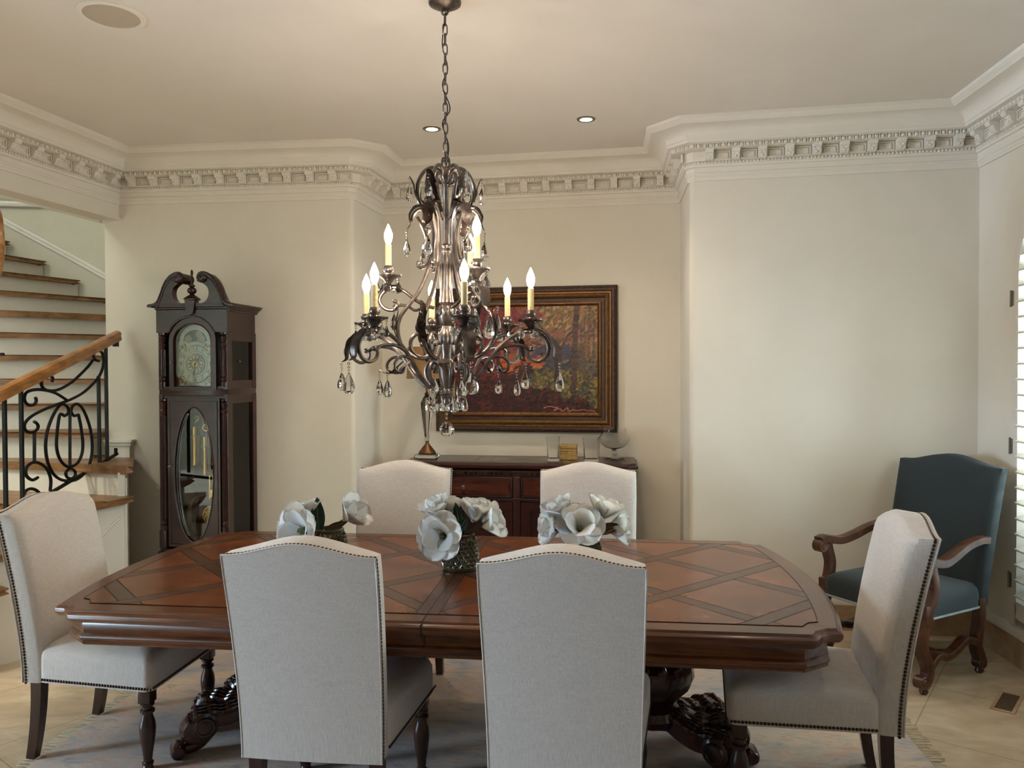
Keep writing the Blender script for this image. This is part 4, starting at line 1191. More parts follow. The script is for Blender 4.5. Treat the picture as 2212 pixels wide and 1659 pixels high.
def field(u, v):
    nz = noise.noise(V((u*6, v*6, 1)))*.12+noise.noise(V((u*17, v*17, 4)))*.07
    u2, v2 = u+nz, v+noise.noise(V((u*7, v*7, 9)))*.1
    if v2 > .52:
        if u2 < .40: return rnd.choice([(122, 34, 50), (140, 44, 46), (98, 24, 42), (150, 62, 44), (110, 30, 60)])
        if u2 < .56: return rnd.choice([(160, 72, 44), (142, 58, 40), (128, 80, 52), (150, 92, 66), (110, 42, 40)])
        if v2 > .80 or u2 > .9: return rnd.choice([(150, 106, 62), (124, 98, 56), (98, 88, 50), (172, 132, 92), (134, 86, 54)])
        if v2 < .62 and u2 > .58: return rnd.choice([(58, 62, 92), (66, 70, 98), (48, 54, 80), (92, 66, 74)])
        return rnd.choice([(140, 92, 70), (162, 116, 92), (112, 72, 54), (92, 72, 48), (150, 84, 70)])
    if v2 > .42 and u2 < .62 and u2 > .28: return rnd.choice([(186, 84, 36), (170, 66, 32), (200, 108, 48), (150, 54, 36)])
    if u2 > .52 and v2 > .18+.5*(.75-u2):
        if v2 > .40: return rnd.choice([(52, 60, 86), (70, 74, 84), (112, 96, 56), (48, 54, 64)])
        return rnd.choice([(150, 124, 56), (128, 112, 52), (110, 96, 44), (64, 72, 66), (86, 88, 54), (52, 62, 70)])
    if v2 > .3 and u2 < .35: return rnd.choice([(110, 32, 38), (128, 40, 36), (84, 24, 34)])
    return rnd.choice([(70, 28, 30), (86, 32, 32), (56, 26, 30), (98, 40, 34), (64, 34, 40), (48, 24, 28)])
def dab(x, z, lx, lz, ang, c):
    ca, sa = cos(ang), sin(ang); R = int(max(lx, lz))+1
    for dz in range(-R, R+1):
        for dx in range(-R, R+1):
            a = (dx*ca+dz*sa)/lx; b = (-dx*sa+dz*ca)/lz
            if a*a+b*b <= 1:
                i, j = int(x)+dx, int(z)+dz
                if 0 <= i < NX and 0 <= j < NZ: img[j][i] = c
for k in range(6500):
    x, z = rnd.random()*NX, rnd.random()*NZ
    c = field(x/NX, z/NZ); gm = .3*c[0]+.55*c[1]+.15*c[2]; e = rnd.randint(-9, 9)-4; c = tuple(max(6, min(255, .82*q+.18*(gm*w_)+e)) for q, w_ in zip(c, (1.15, .95, .8)))
    dab(x, z, rnd.uniform(2.2, 6.0), rnd.uniform(1.0, 2.2), rnd.gauss(.3 if z/NZ < .5 else .9, .6), c)
def stroke(pts, w, cols):
    q = spline([(a*NX, b*NZ, 0) for a, b in pts], 30)
    for p in q: dab(p.x+rnd.uniform(-.4, .4), p.y, w*rnd.uniform(.8, 1.2), w*rnd.uniform(.8, 1.2), 0, rnd.choice(cols))
br_ = [(62, 44, 42), (78, 56, 48), (50, 34, 36), (92, 64, 52)]
stroke([(.83, .06), (.84, .4), (.845, .7), (.86, 1)], 3.2, br_)
stroke([(.72, .3), (.725, .45), (.73, .56), (.70, .66), (.62, .75)], 3.4, [(44, 28, 30), (56, 36, 36)])
stroke([(.73, .56), (.64, .62), (.55, .66)], 1.4, br_); stroke([(.74, .56), (.79, .7), (.84, .78)], 1.4, br_); stroke([(.66, .7), (.58, .86), (.5, .95)], 1.1, br_)
for u, a, b in ((.90, .2, .9), (.935, .24, 1), (.965, .3, .85), (.88, .3, .8)): stroke([(u, a), (u+.004, (a+b)/2), (u+.01, b)], 1.1, [(86, 66, 62), (60, 52, 60), (104, 84, 56)])
stroke([(.5, .3), (.48, .45), (.5, .58)], 1.8, [(70, 40, 32), (96, 50, 36)]); stroke([(.3, .0), (.33, .3), (.3, .55)], 2.2, [(70, 26, 30), (54, 22, 28)])
def sig(pts): stroke(pts, .55, [(176, 104, 84), (186, 120, 98)])
sig([(.63, .045), (.66, .06), (.72, .05), (.70, .025), (.735, .04), (.76, .02), (.79, .05), (.80, .02), (.83, .03), (.86, .025), (.9, .03), (.98, .02)])
me = bpy.data.meshes.new('canvas')
vs = []; fs = []
cw, chh = PW-.143, PH-.143
for j in range(NZ):
    for i in range(NX): vs.append((-cw+2*cw*i/(NX-1), -.017-.0012*noise.noise(V((i*.5, j*.5, 0))), -chh+2*chh*j/(NZ-1)))
for j in range(NZ-1):
    for i in range(NX-1): a = j*NX+i; fs.append((a, a+1, a+NX+1, a+NX))
me.from_pydata(vs, [], fs)
at = me.color_attributes.new('paint', 'FLOAT_COLOR', 'POINT')
flat = []
for j in range(NZ):
    for i in range(NX): flat.extend(lin(img[j][i]))
at.data.foreach_set('color', flat)
t = NT('oil_paint'); an = t.node('ShaderNodeAttribute', attribute_name='paint'); t.set(Base_Color=an.outputs['Color'], Roughness=.42, Specular_IOR_Level=.4)
me.materials.append(t.m); me.polygons.foreach_set('use_smooth', [True]*len(me.polygons)); link('canvas', me, pt_)
# ================================================================== THINGS ON THE SIDEBOARD
ST = .976
def place(x, y): p = Pz(x, y, ST); return (p.x, p.y, ST)
lp = root('table_lamp', 'table lamp with tapered crystal column and tan shade on left end of sideboard', 'lamp', place(923, 988), radians(-8))
bm = new(); box(bm, (0, 0, .014), (.15, .15, .028), bev=.004); mk('base', bm, M['crystal'], lp)
bm = new(); lathe(bm, [(.062, .028), (.064, .034), (.058, .044), (.044, .062), (.03, .08), (.018, .094), (.013, .104), (.013, .116), (.018, .12)], 24); mk('foot', bm, M['gold'], lp)
bm = new(); lathe(bm, [(.015, .12), (.052, .38), (.05, .395), (.03, .43), (.012, .45)], 8); mk('column', bm, M['crystal'], lp, flat=True)
bm = new(); lathe(bm, [(.016, .45), (.02, .456), (.008, .47), (.008, .78), (.014, .79), (.006, .81), (.012, .822), (.004, .835)], 14); mk('stem', bm, M['gold'], lp)
bm = new(); lathe(bm, [(.145, .57), (.135, .79), (.133, .79), (.143, .57)], 28, cap=False)
ring(bm, (0, 0, .57), .144, .003, 'Z', 28, 6); ring(bm, (0, 0, .79), .134, .003, 'Z', 28, 6)
for a in range(3): tube(bm, [(0, 0, .78), (.133*cos(a*2.094), .133*sin(a*2.094), .785)], .002, 4)
mk('lamp_shade', bm, M['lampshade'], lp)
def square_glass(x, y, w0, w1, h, label):
    o = root('glass_vase', label, 'vase', place(x, y), radians(-8+6), 'square glass vases')
    bm = new()
    def sq(w, z): 
        r = w*.16; out = []
        for ax, ay, d in ((1, 1, 0), (-1, 1, 90), (-1, -1, 180), (1, -1, 270)):
            for i in range(4): out.append(V((ax*(w/2-r)+r*cos(radians(d+30*i)), ay*(w/2-r)+r*sin(radians(d+30*i)), z)))
        return out
    loft(bm, [sq(w0*.96, 0), sq(w0, .004), sq(w1, h), sq(w1-.008, h), sq(w0-.010, .022), sq(w0-.02, .018)])
    mk('body', bm, M['glass'], o)
square_glass(1195, 995, .078, .092, .165, 'tall square clear glass vase left of the stacked gilt books')
square_glass(1277, 996, .098, .115, .158, 'wider square clear glass vase between the gilt books and compote bowl')
bk = place(1229, 992); cols = [('gilt book resting at the bottom of the small stack', .030, 'gilt'), ('gilt book lying second from bottom of the small stack', .026, 'gilt'), ('gilt book with burgundy cover third up in the small stack', .022, 'burg'), ('gilt book lying on top of the small stack', .024, 'gilt')]
z = 0
for i, (lab, h, m) in enumerate(cols):
    o = root('book', lab, 'book', (bk[0], bk[1]+.02, ST+z), radians(-8+(3, -2, 2, -3)[i]), 'gilt edged books stacked on the sideboard')
    bm = new(); w, d = .118-.002*i, .10
    box(bm, (0, 0, h/2), (w, d, h-.006)); mk('pages', bm, M['gilt'], o)
    bm = new(); box(bm, (0, .002, .0016), (w+.004, d+.004, .0032), bev=.001, seg=1); box(bm, (0, .002, h-.0016), (w+.004, d+.004, .0032), bev=.001, seg=1); box(bm, (0, d/2+.002, h/2), (w+.004, .003, h), bev=.001, seg=1)
    mk('cover', bm, M[m], o); z += h
cb = root('compote_bowl', 'clear glass footed compote bowl on the right end of the sideboard', 'bowl', place(1327, 991), 0)
bm = new()
lathe(bm, [(.001, 0), (.072, 0), (.074, .003), (.05, .014), (.018, .024), (.012, .03)], 36); mk('foot', bm, M['glass'], cb)
bm = new(); lathe(bm, [(.012, .03), (.022, .036), (.026, .046), (.022, .058), (.012, .066)], 24); mk('knop', bm, M['glass'], cb)
bm = new(); lathe(bm, [(.012, .066), (.03, .07), (.07, .084), (.098, .108), (.11, .135), (.106, .155), (.09, .172), (.084, .185), (.086, .215), (.084, .215), (.082, .185), (.088, .17), (.103, .153), (.107, .135), (.096, .111), (.068, .087), (.03, .074), (.001, .073)], 40); mk('bowl', bm, M['glass'], cb)
# ================================================================== VASES AND MAGNOLIAS
def vase(loc, label):
    o = root('flower_vase', label, 'vase', loc, random.uniform(0, 1), 'faceted vases along the table')
    bm = new(); n = 22; nz = 7; H = .155
    R0 = lambda u: .078-.018*u**1.3
    rings = []
    lathe_p = []
    bot = [[V((r*cos(2*pi*i/n), r*sin(2*pi*i/n), z)) for i in range(n)] for r, z in ((.03, 0), (.068, .0), (.075, .008), (.0765, .016))]
    for j in range(nz+1):
        u = j/nz; z = .018+(H-.03)*u; lp_ = []
        for i in range(n):
            a = 2*pi*(i+(.5 if j % 2 else 0))/n; r = R0(u)+(.006 if 0 < j < nz else 0)
            lp_.append(V((r*cos(a), r*sin(a), z)))
        rings.append(lp_)
    VB = [[bm.verts.new(p) for p in lp_] for lp_ in rings]
    for j in range(nz):
        A, B = VB[j], VB[j+1]
        for i in range(n):
            k = (i+1) % n
            if j % 2 == 0: tris = ((A[i], A[k], B[i]), (A[k], B[k], B[i]))
            else: tris = ((A[i], B[k], B[i]), (A[i], A[k], B[k]))
            for t3 in tris:
                c = sum((v.co for v in t3), V())/3; c2 = V((c.x, c.y, 0)).normalized()
                cv = bm.verts.new(c-c2*.005)
                for q in range(3): bm.faces.new((t3[q], t3[(q+1) % 3], cv))
    loft(bm, bot+[[V(p) for p in rings[0]]], cap1=False)
    lathe(bm, [(R0(1), .143), (R0(1)+.002, .149), (R0(1), H), (R0(1)-.006, H), (R0(1)-.008, .14), (.055, .06), (.0, .055)], n, cap=False)
    mk('body', bm, M['vase'], o, angle=12)
    return o
VP = [TW(-.548, .033, .7605), TW(.03, .025, .7605), TW(.56, -.035, .7605)]
p = Pz(713, 1232, .76); VP[0] = V((p.x, 3.36, .7605)) if False else V((PY(713, 1190, 3.34).x, 3.34, .7605))
p = Pz(995, 1229, .76); VP[1] = V((p.x, p.y, .7605))
VP[2] = V((PY(1262, 1190, 3.13).x, 3.13, .7605))
vase(VP[0], 'faceted bronze vase of magnolias at the left of the table')
vase(VP[1], 'faceted bronze vase of magnolias at the middle of the table')
vase(VP[2], 'faceted silvery bronze vase of magnolias at the right of the table')
def petal_mesh(L, W, a0, a1, seed):
    bm = new(); rr = random.Random(seed); nt, ns = 12, 8
    pos = [V((.006, 0, 0))]; ang = []
    for i in range(nt):
        u = (i+.5)/nt; a = a0+(a1-a0)*u**.8; ang.append(a)
        pos.append(pos[-1]+V((sin(a), 0, cos(a)))*(L/nt))
    ang.append(a1)
    ph = rr.random()*6
    G = []
    for i in range(nt+1):
        u = i/nt; w = W*.5*(sqrt(max(0, 1-((u-.6)/.415)**2)) if u > .6 else .22+.78*(3*(u/.6)**2-2*(u/.6)**3)**.75)
        a = ang[i]; nrm = V((-cos(a), 0, sin(a))); row = []
        for j in range(ns+1):
            s = -1+2*j/ns
            cup = .26*w*s*s*(1-.3*u)+.0022*sin(4*s+ph+3*u)*u
            row.append(bm.verts.new(pos[i]+V((0, s*w, 0))+nrm*cup))
        G.append(row)
    for i in range(nt):
        for j in range(ns): bm.faces.new((G[i][j], G[i+1][j], G[i+1][j+1], G[i][j+1]))
    ext = bmesh.ops.solidify(bm, geom=bm.faces[:], thickness=.0012)
    me = bpy.data.meshes.new('petal'); bm.to_mesh(me); bm.free(); me.materials.append(M['petal'])
    me.polygons.foreach_set('use_smooth', [True]*len(me.polygons)); return me
PM = {'open_o': [petal_mesh(.098, .098, radians(38), radians(86), i) for i in range(3)],
      'open_i': [petal_mesh(.088, .086, radians(22), radians(56), 10+i) for i in range(3)],
      'mid_o': [petal_mesh(.100, .094, radians(34), radians(44), 20+i) for i in range(3)],
      'mid_i': [petal_mesh(.094, .086, radians(24), radians(8), 30+i) for i in range(3)]}
bm = new(); lathe(bm, [(.003, 0), (.008, .004), (.0095, .014), (.007, .026), (.001, .032)], 10)
for i in range(26):
    a = i*2.4; ball(bm, (.009*cos(a)*(1-i/40), .009*sin(a)*(1-i/40), .006+i*.0009), .003, sz=1.6, u=5, v=4)
for i in range(16):
    a = 2*pi*i/16; tube(bm, [(.008*cos(a), .008*sin(a), .002), (.016*cos(a), .016*sin(a), .008), (.018*cos(a), .018*sin(a), .014)], .0014, 4, 1)
tmp = mk('pistil', bm, [M['stamen'], plain('stamen_cream', (226, 220, 190), .6)]); pist = tmp.data; bpy.data.objects.remove(tmp)
stemmat = plain('stem_brown', (84, 80, 48), .6)
def bloom(x, y, Y, dirv, kind, label, scale, base):
    c = PY(x, y, Y); d = V(dirv).normalized()
    o = bpy.data.objects.new('magnolia_bloom', None); COL.objects.link(o); o.empty_display_size = .05
    q = V((0, 0, 1)).rotation_difference(d)
    loc = c-d*(.02*scale)
    o.matrix_world = Matrix.LocRotScale(loc, q, (scale,)*3)
    tag(o, label, 'flower', 'white magnolia blooms in the vases')
    rr = random.Random(int(x*7+y))
    no, ni = (6, 3) if kind == 'open' else (5, 4)
    for k, (ms, n, off) in enumerate(((PM[kind+'_o'], no, 0), (PM[kind+'_i'], ni, .5))):
        for i in range(n):
            pl = link('petal', ms[(i+k) % 3], o); pl.rotation_euler = (rr.uniform(-.08, .08), rr.uniform(-.14, .14), 2*pi*(i+off)/n+rr.uniform(-.15, .15)); pl.location = (0, 0, .004*(1-k))
    pi_ = link('pistil', pist, o); pi_.location = (0, 0, .004)
    inv = o.matrix_world.inverted()
    bm = new(); b0 = V(base)+V((0, 0, .07)); rim = V(base)+V((0, 0, .15)); rd = V((c.x-base[0], c.y-base[1], 0)); rd = rd.normalized()*.035 if rd.length > .001 else V()
    pts = spline([b0, rim+rd, loc-d*.03, loc], 5)
    tube(bm, [inv @ p for p in pts], .0032/scale, 6); mk('stem', bm, stemmat, o)
def leaf(x, y, Y, tipx, tipy, tipY, W, mat, label, base, facing=(0, -1, .3)):
    a, b = PY(x, y, Y), PY(tipx, tipy, tipY)
    ax = (b-a); L = ax.length; ax.normalize(); f_ = V(facing); f_ = (f_-ax*f_.dot(ax)).normalized(); sd = ax.cross(f_)
    bm = new(); nt, ns = 10, 4; G = []
    for i in range(nt+1):
        u = i/nt; w = W*.5*max(.06, sin(pi*(.06+.94*u)**.9))**.8 if u < 1 else .001
        row = []
        for j in range(ns+1):
            s = -1+2*j/ns; row.append(bm.verts.new(V((0, 0, 0))+ax*(L*u)+sd*(s*w)+f_*(abs(s)*w*.28-.05*L*(u*u))))
        G.append(row)
    for i in range(nt):
        for j in range(ns): bm.faces.new((G[i][j], G[i+1][j], G[i+1][j+1], G[i][j+1]))
    bmesh.ops.solidify(bm, geom=bm.faces[:], thickness=.001)
    o = bpy.data.objects.new('magnolia_leaf', None); COL.objects.link(o); o.location = a; o.empty_display_size = .03
    tag(o, label, 'leaf', 'magnolia leaves in the vases')
    mk('blade', bm, mat, o, 60)
    bm = new(); b0 = V(base)+V((0, 0, .1)); rim = V(base)+V((0, 0, .15))+V((a.x-base[0], a.y-base[1], 0))*.5
    tube(bm, [p-a for p in spline([b0, rim, a, a+ax*L*.9], 5)], .002, 5); mk('stalk', bm, stemmat, o)
v1, v2, v3 = [tuple(p) for p in VP]
bloom(652, 1146, v1[1]-.06, (-.55, -.75, .15), 'open', 'large open white bloom spilling left from the left vase', 1.4, v1)
bloom(752, 1116, v1[1]-.01, (.75, -.25, .5), 'mid', 'half open white bloom leaning right from the left vase', 1.20, v1)
bloom(672, 1112, v1[1]+.02, (-.3, .1, .9), 'mid', 'white bloom behind the dark leaf of the left vase', 0.96, v1)
leaf(690, 1150, v1[1]-.03, 684, 1074, v1[1]+.0, .062, M['leaf'], 'broad dark green leaf standing up in the left vase', v1)
leaf(700, 1150, v1[1]-.03, 750, 1126, v1[1]-.03, .04, M['leafbrown'], 'brown backed leaf pointing right from the left vase', v1, (0, -.8, .6))
leaf(694, 1146, v1[1]-.05, 656, 1152, v1[1]-.08, .028, M['leaf'], 'small green leaf low on the rim of the left vase', v1, (0, -.5, .8))
bloom(955, 1158, v2[1]-.07, (-.3, -.93, .08), 'open', 'large open white bloom facing forward on the middle vase', 1.15, v2)
bloom(944, 1108, v2[1]+.0, (-.35, -.2, .9), 'mid', 'white bloom above the front bloom of the middle vase', 1.02, v2)
bloom(972, 1104, v2[1]+.05, (.0, .1, 1), 'mid', 'white bloom at the back of the middle vase', 0.90, v2)
bloom(1026, 1118, v2[1]+.0, (.25, -.1, .9), 'mid', 'upright half open white bloom right in the middle vase', 1.08, v2)
bloom(1048, 1132, v2[1]-.01, (.9, -.2, .25), 'mid', 'white bloom leaning far right from the middle vase', 1.14, v2)
leaf(995, 1150, v2[1]-.02, 984, 1086, v2[1]-.02, .045, M['leaf'], 'tall green leaf standing up in the middle vase', v2)
leaf(990, 1148, v2[1]-.02, 1010, 1118, v2[1]-.03, .04, M['leaf'], 'round green leaf right of centre in the middle vase', v2)
leaf(955, 1140, v2[1]-.02, 903, 1138, v2[1]-.02, .04, M['leaf'], 'green leaf pointing left from the middle vase', v2, (0, -.6, .8))
leaf(1010, 1150, v2[1]-.02, 1044, 1128, v2[1]-.03, .045, M['leafbrown'], 'brown backed leaf pointing right from the middle vase', v2, (0, -.8, .6))
bloom(1252, 1140, v3[1]-.06, (.02, -.72, .65), 'open', 'large open white bloom at the front of the right vase', 1.1, v3)
bloom(1214, 1118, v3[1]+.02, (-.4, -.1, .85), 'mid', 'white bloom at the upper left of the right vase', 1.14, v3)
bloom(1202, 1142, v3[1]-.01, (-.9, -.2, .2), 'mid', 'white bloom leaning left from the right vase', 1.02, v3)
bloom(1300, 1112, v3[1]+.03, (.35, .0, .9), 'mid', 'white bloom standing up at the back of the right vase', 1.14, v3)
bloom(1322, 1142, v3[1]-.0, (.92, -.2, .15), 'mid', 'white bloom leaning right from the right vase', 1.08, v3)
leaf(1290, 1150, v3[1]-.02, 1342, 1134, v3[1]-.04, .05, M['leafbrown'], 'brown backed leaf pointing right from the right vase', v3, (0, -.8, .6))
leaf(1222, 1145, v3[1]-.04, 1182, 1140, v3[1]-.05, .026, M['leaf'], 'small dark leaf pointing left from the right vase', v3, (0, -.6, .8))
# ================================================================== CHANDELIER
HX, HY = -.2716, 3.2
ch = root('chandelier', 'bronze scrollwork chandelier with candle bulbs and crystal drops on a chain', 'chandelier', (HX, HY, CEIL))
ZC = lambda z: z-CEIL
br = M['bronze']
bm = new(); lathe(bm, [(.0, ZC(3.085)), (.02, ZC(3.088)), (.045, ZC(3.098)), (.066, ZC(3.11)), (.068, ZC(3.1195)), (0, ZC(3.1195))], 28); ring(bm, (0, 0, ZC(3.078)), .012, .004, 'Y', 14, 6); mk('canopy', bm, br, ch)
bm = new(); z = 3.068; i = 0
while z > 2.50:
    pts = []
    for k in range(16):
        a = 2*pi*k/16; x = .0095*cos(a); zz = .019*sin(a)+(.006 if sin(a) > 0 else -.006)
        pts.append(V((x, 0, zz)) if i % 2 else V((0, x, zz)))
    R = Matrix.Rotation(radians(20), 3, 'Z'); pts = [R @ p+V((0, 0, ZC(z-.02))) for p in pts]
    n = len(pts); upv = R @ (V((0, 1, 0)) if i % 2 else V((1, 0, 0))); loops = []
    for k in range(n):
        t_ = (pts[(k+1) % n]-pts[k-1]).normalized(); a_ = upv.cross(t_).normalized()
        loops.append([pts[k]+a_*(.0028*cos(2*pi*q/6))+upv*(.0028*sin(2*pi*q/6)) for q in range(6)])
    loft(bm, loops, 0, True, False, False, True)
    z -= .0405; i += 1
cz = z+.01
mk('chain', bm, br, ch)
bm = new()
tube(bm, spline([(.004, .004, ZC(3.08)), (-.012, .006, ZC(2.95)), (.010, .006, ZC(2.85)), (-.012, .004, ZC(2.78)), (.020, -.008, ZC(2.68)), (-.012, -.004, ZC(2.62)), (.012, .006, ZC(2.53)), (0, 0, ZC(2.44))], 8), .0025, 6)
mk('cord', bm, M['black'], ch)
bm = new()
lathe(bm, [(r, ZC(q)) for r, q in [(.004, 1.452), (.013, 1.458), (.016, 1.47), (.012, 1.485), (.018, 1.495), (.024, 1.505), (.02, 1.518), (.014, 1.525), (.02, 1.54), (.03, 1.575), (.038, 1.615), (.042, 1.632), (.03, 1.64), (.022, 1.648), (.02, 1.665), (.024, 1.69), (.031, 1.73), (.031, 1.755), (.022, 1.775), (.018, 1.785), (.026, 1.795), (.033, 1.82), (.036, 1.85), (.03, 1.868), (.022, 1.874), (.032, 1.882), (.03, 1.896), (.027, 1.91), (.02, 2.06), (.017, 2.10), (.022, 2.11), (.022, 2.118), (.012, 2.126), (.011, 2.38), (.018, 2.39), (.022, 2.41), (.016, 2.43), (.008, 2.44)]], 16)
for i in range(8):
    a = 2*pi*i/8; R = Matrix.Rotation(a, 3, 'Z')
    ball(bm, R @ V((.03, 0, ZC(1.735))), .012, sx=.6, sz=2.4, u=6, v=5, R=R); ball(bm, R @ V((.036, 0, ZC(1.845))), .011, sx=.5, sz=1.8, u=6, v=5, R=R)
    ball(bm, R @ V((.024, 0, ZC(1.985))), .008, sx=.5, sz=8, u=6, v=5, R=R)
    ball(bm, R @ V((.016, 0, ZC(2.1))), .008, sx=.8, sz=2, u=6, v=5, R=R)
ring(bm, (0, 0, ZC(2.455)), .016, .004, 'Y', 14, 6)
for s in (-1, 1): tube(bm, spline([(0, 0, ZC(cz)), (s*.012, 0, ZC(2.48)), (s*.016, 0, ZC(2.45)), (s*.008, 0, ZC(2.42))], 4), .004, 6)
mk('column', bm, br, ch)
def P2(pts, n=5): return spline([(r, 0, ZC(z)) for r, z in pts], n)
def acanthus(bm, pts, W, teeth=5, curl=.3, M3=None):
    n = len(pts)-1; G = []
    for i, p in enumerate(pts):
        u = i/n; w = W*.5*(.25+.75*sin(pi*min(1, .12+.86*u)))*(1-.3*abs((u*teeth) % 1-.2))*(1 if u < .96 else .35)
        t_ = (pts[min(i+1, n)]-pts[max(i-1, 0)]).normalized(); s = V((0, 1, 0)); nn = t_.cross(s).normalized()
        G.append([bm.verts.new(p+s*(k*w)+nn*((abs(k)-.35)*w*curl)) for k in (-1, -.5, 0, .5, 1)])
    fs = []
    for i in range(n):
        for j in range(4): fs.append(bm.faces.new((G[i][j], G[i+1][j], G[i+1][j+1], G[i][j+1])))
    bmesh.ops.solidify(bm, geom=fs, thickness=.0025)
sq8 = [(.9, .45), (.45, .9), (-.45, .9), (-.9, .45), (-.9, -.45), (-.45, -.9), (.45, -.9), (.9, -.45)]
# crystals
def crystal_mesh(L, W, beads, bs, seg=8):
    bm = new(); z = -.002
    for i in range(beads):
        b = bs*(1-.15*i); lathe(bm, [(0, z), (b*.8, z-b*.5), (b, z-b), (b*.8, z-b*1.5), (0, z-2*b)], 6, cap=False); z -= 2*b+.0015
    pr = [(0, 0), (.22, -.08), (.52, -.28), (.85, -.5), (1, -.68), (.9, -.85), (.6, -.96), (0, -1.0)]
    lp_ = []
    for r, q in pr[1:-1]:
        lp_.append([V((r*W*cos(2*pi*i/seg), r*W*.7*sin(2*pi*i/seg), z+q*L)) for i in range(seg)])
    VL = loft(bm, lp_, cap0=False, cap1=False)
    for ring_, zz in ((VL[0], z), (VL[-1], z-L)):
        c = bm.verts.new((0, 0, zz))
        for i in range(seg): bm.faces.new((ring_[i], ring_[(i+1) % seg], c))
    bmesh.ops.recalc_face_normals(bm, faces=bm.faces[:])
    me = bpy.data.meshes.new('crystal_drop'); bm.to_mesh(me); bm.free(); me.materials.append(M['crystal']); return me
CB = crystal_mesh(.082, .026, 3, .0066); CS = crystal_mesh(.046, .017, 2, .005); CM = crystal_mesh(.070, .021, 3, .006)
ncr = [0]
def drop(me, p, rz=0, parent=None):
    o = link('crystal_drop', me, parent or ch); o.location = p; o.rotation_euler = (0, 0, rz); ncr[0] += 1; return o
# candle assembly meshes (local origin at the cup)
bm = new()
lathe(bm, [(.004, -.055), (.012, -.05), (.009, -.04), (.014, -.03), (.024, -.016), (.04, -.006), (.052, -.001), (.053, .003), (.048, .003), (.03, -.002), (.016, .002), (.014, .01), (.02, .018), (.021, .028), (.018, .036), (.0155, .04), (.012, .04)], 24)
for i in range(16): ball(bm, (.048*cos(2*pi*i/16), .048*sin(2*pi*i/16), -.002), .004, u=5, v=4)
cupm = mk('candle_cup', bm, br, ch); CUP = cupm.data; bpy.data.objects.remove(cupm)
bm = new(); lathe(bm, [(.0125, .036), (.0125, .125), (.010, .128), (0, .128)], 18); o = mk('candle_sleeve', bm, M['candle'], ch); SLV = o.data; bpy.data.objects.remove(o)
bm = new(); lathe(bm, [(.006, .127), (.009, .131), (.0145, .145), (.0172, .16), (.0168, .172), (.013, .183), (.0075, .197), (.003, .207), (0, .212)], 14, cap=False); o = mk('bulb', bm, M['bulb'], ch); BLB = o.data; bpy.data.objects.remove(o)
def candle(par, r, z):
    loc = (r, 0, ZC(z))
    for nm, me in (('candle_cup', CUP), ('candle_sleeve', SLV), ('bulb', BLB)):
        o = link(nm, me, par); o.location = loc
    for k in range(5):
        a = 2*pi*k/5+.3
        drop(CS, (r+.046*cos(a), .046*sin(a), ZC(z)-.004), a+pi/2, par)
def arm_lower():
    bm = new()
    main = P2([(.060, 1.612), (.052, 1.628), (.075, 1.635), (.092, 1.605), (.088, 1.57), (.07, 1.542), (.09, 1.534), (.125, 1.56), (.163, 1.61), (.19, 1.652), (.25, 1.715), (.31, 1.75), (.36, 1.757), (.405, 1.74), (.432, 1.70), (.425, 1.658), (.392, 1.635), (.358, 1.645), (.348, 1.672), (.365, 1.688)], 5)
    n = len(main); tube(bm, main, [.0085 if i < n*.75 else .0085-.003*(i/n-.75)*4 for i in range(n)], sec=sq8)
    tube(bm, P2([(.155, 1.60), (.19, 1.655), (.235, 1.69), (.285, 1.702), (.33, 1.698), (.352, 1.68)]), .0068, sec=sq8)
    tube(bm, P2([(.18, 1.645), (.225, 1.658), (.255, 1.645), (.268, 1.62), (.255, 1.597), (.23, 1.594), (.222, 1.612)]), .006, sec=sq8)
    ball(bm, (.363, 0, ZC(1.686)), .011, u=8, v=6); ball(bm, (.225, 0, ZC(1.61)), .009, u=8, v=6); ball(bm, (.062, 0, ZC(1.61)), .009, u=8, v=6)
    acanthus(bm, P2([(.33, 1.762), (.385, 1.765), (.43, 1.735), (.45, 1.69), (.452, 1.65), (.478, 1.638)], 4), .056)
    acanthus(bm, P2([(.19, 1.64), (.225, 1.61), (.25, 1.588), (.285, 1.592), (.305, 1.605)], 4), .035)
    lathe(bm, [(.010, ZC(1.75)), (.012, ZC(1.765)), (.006, ZC(1.775))], 10, c=(.36, 0, 0))
    return bm
def arm_upper():
    bm = new()
    tube(bm, P2([(.05, 1.86), (.09, 1.872), (.13, 1.895), (.175, 1.93), (.22, 1.945), (.26, 1.925), (.276, 1.89), (.255, 1.858), (.218, 1.852), (.2, 1.875), (.215, 1.893)]), .0075, sec=sq8)
    tube(bm, P2([(.1, 1.86), (.13, 1.85), (.16, 1.868), (.19, 1.872), (.205, 1.866)]), .006, sec=sq8)
    ball(bm, (.214, 0, ZC(1.888)), .009, u=8, v=6)
    acanthus(bm, P2([(.2, 1.95), (.245, 1.948), (.282, 1.915), (.292, 1.88), (.3, 1.85), (.32, 1.845)], 4), .055)
    return bm
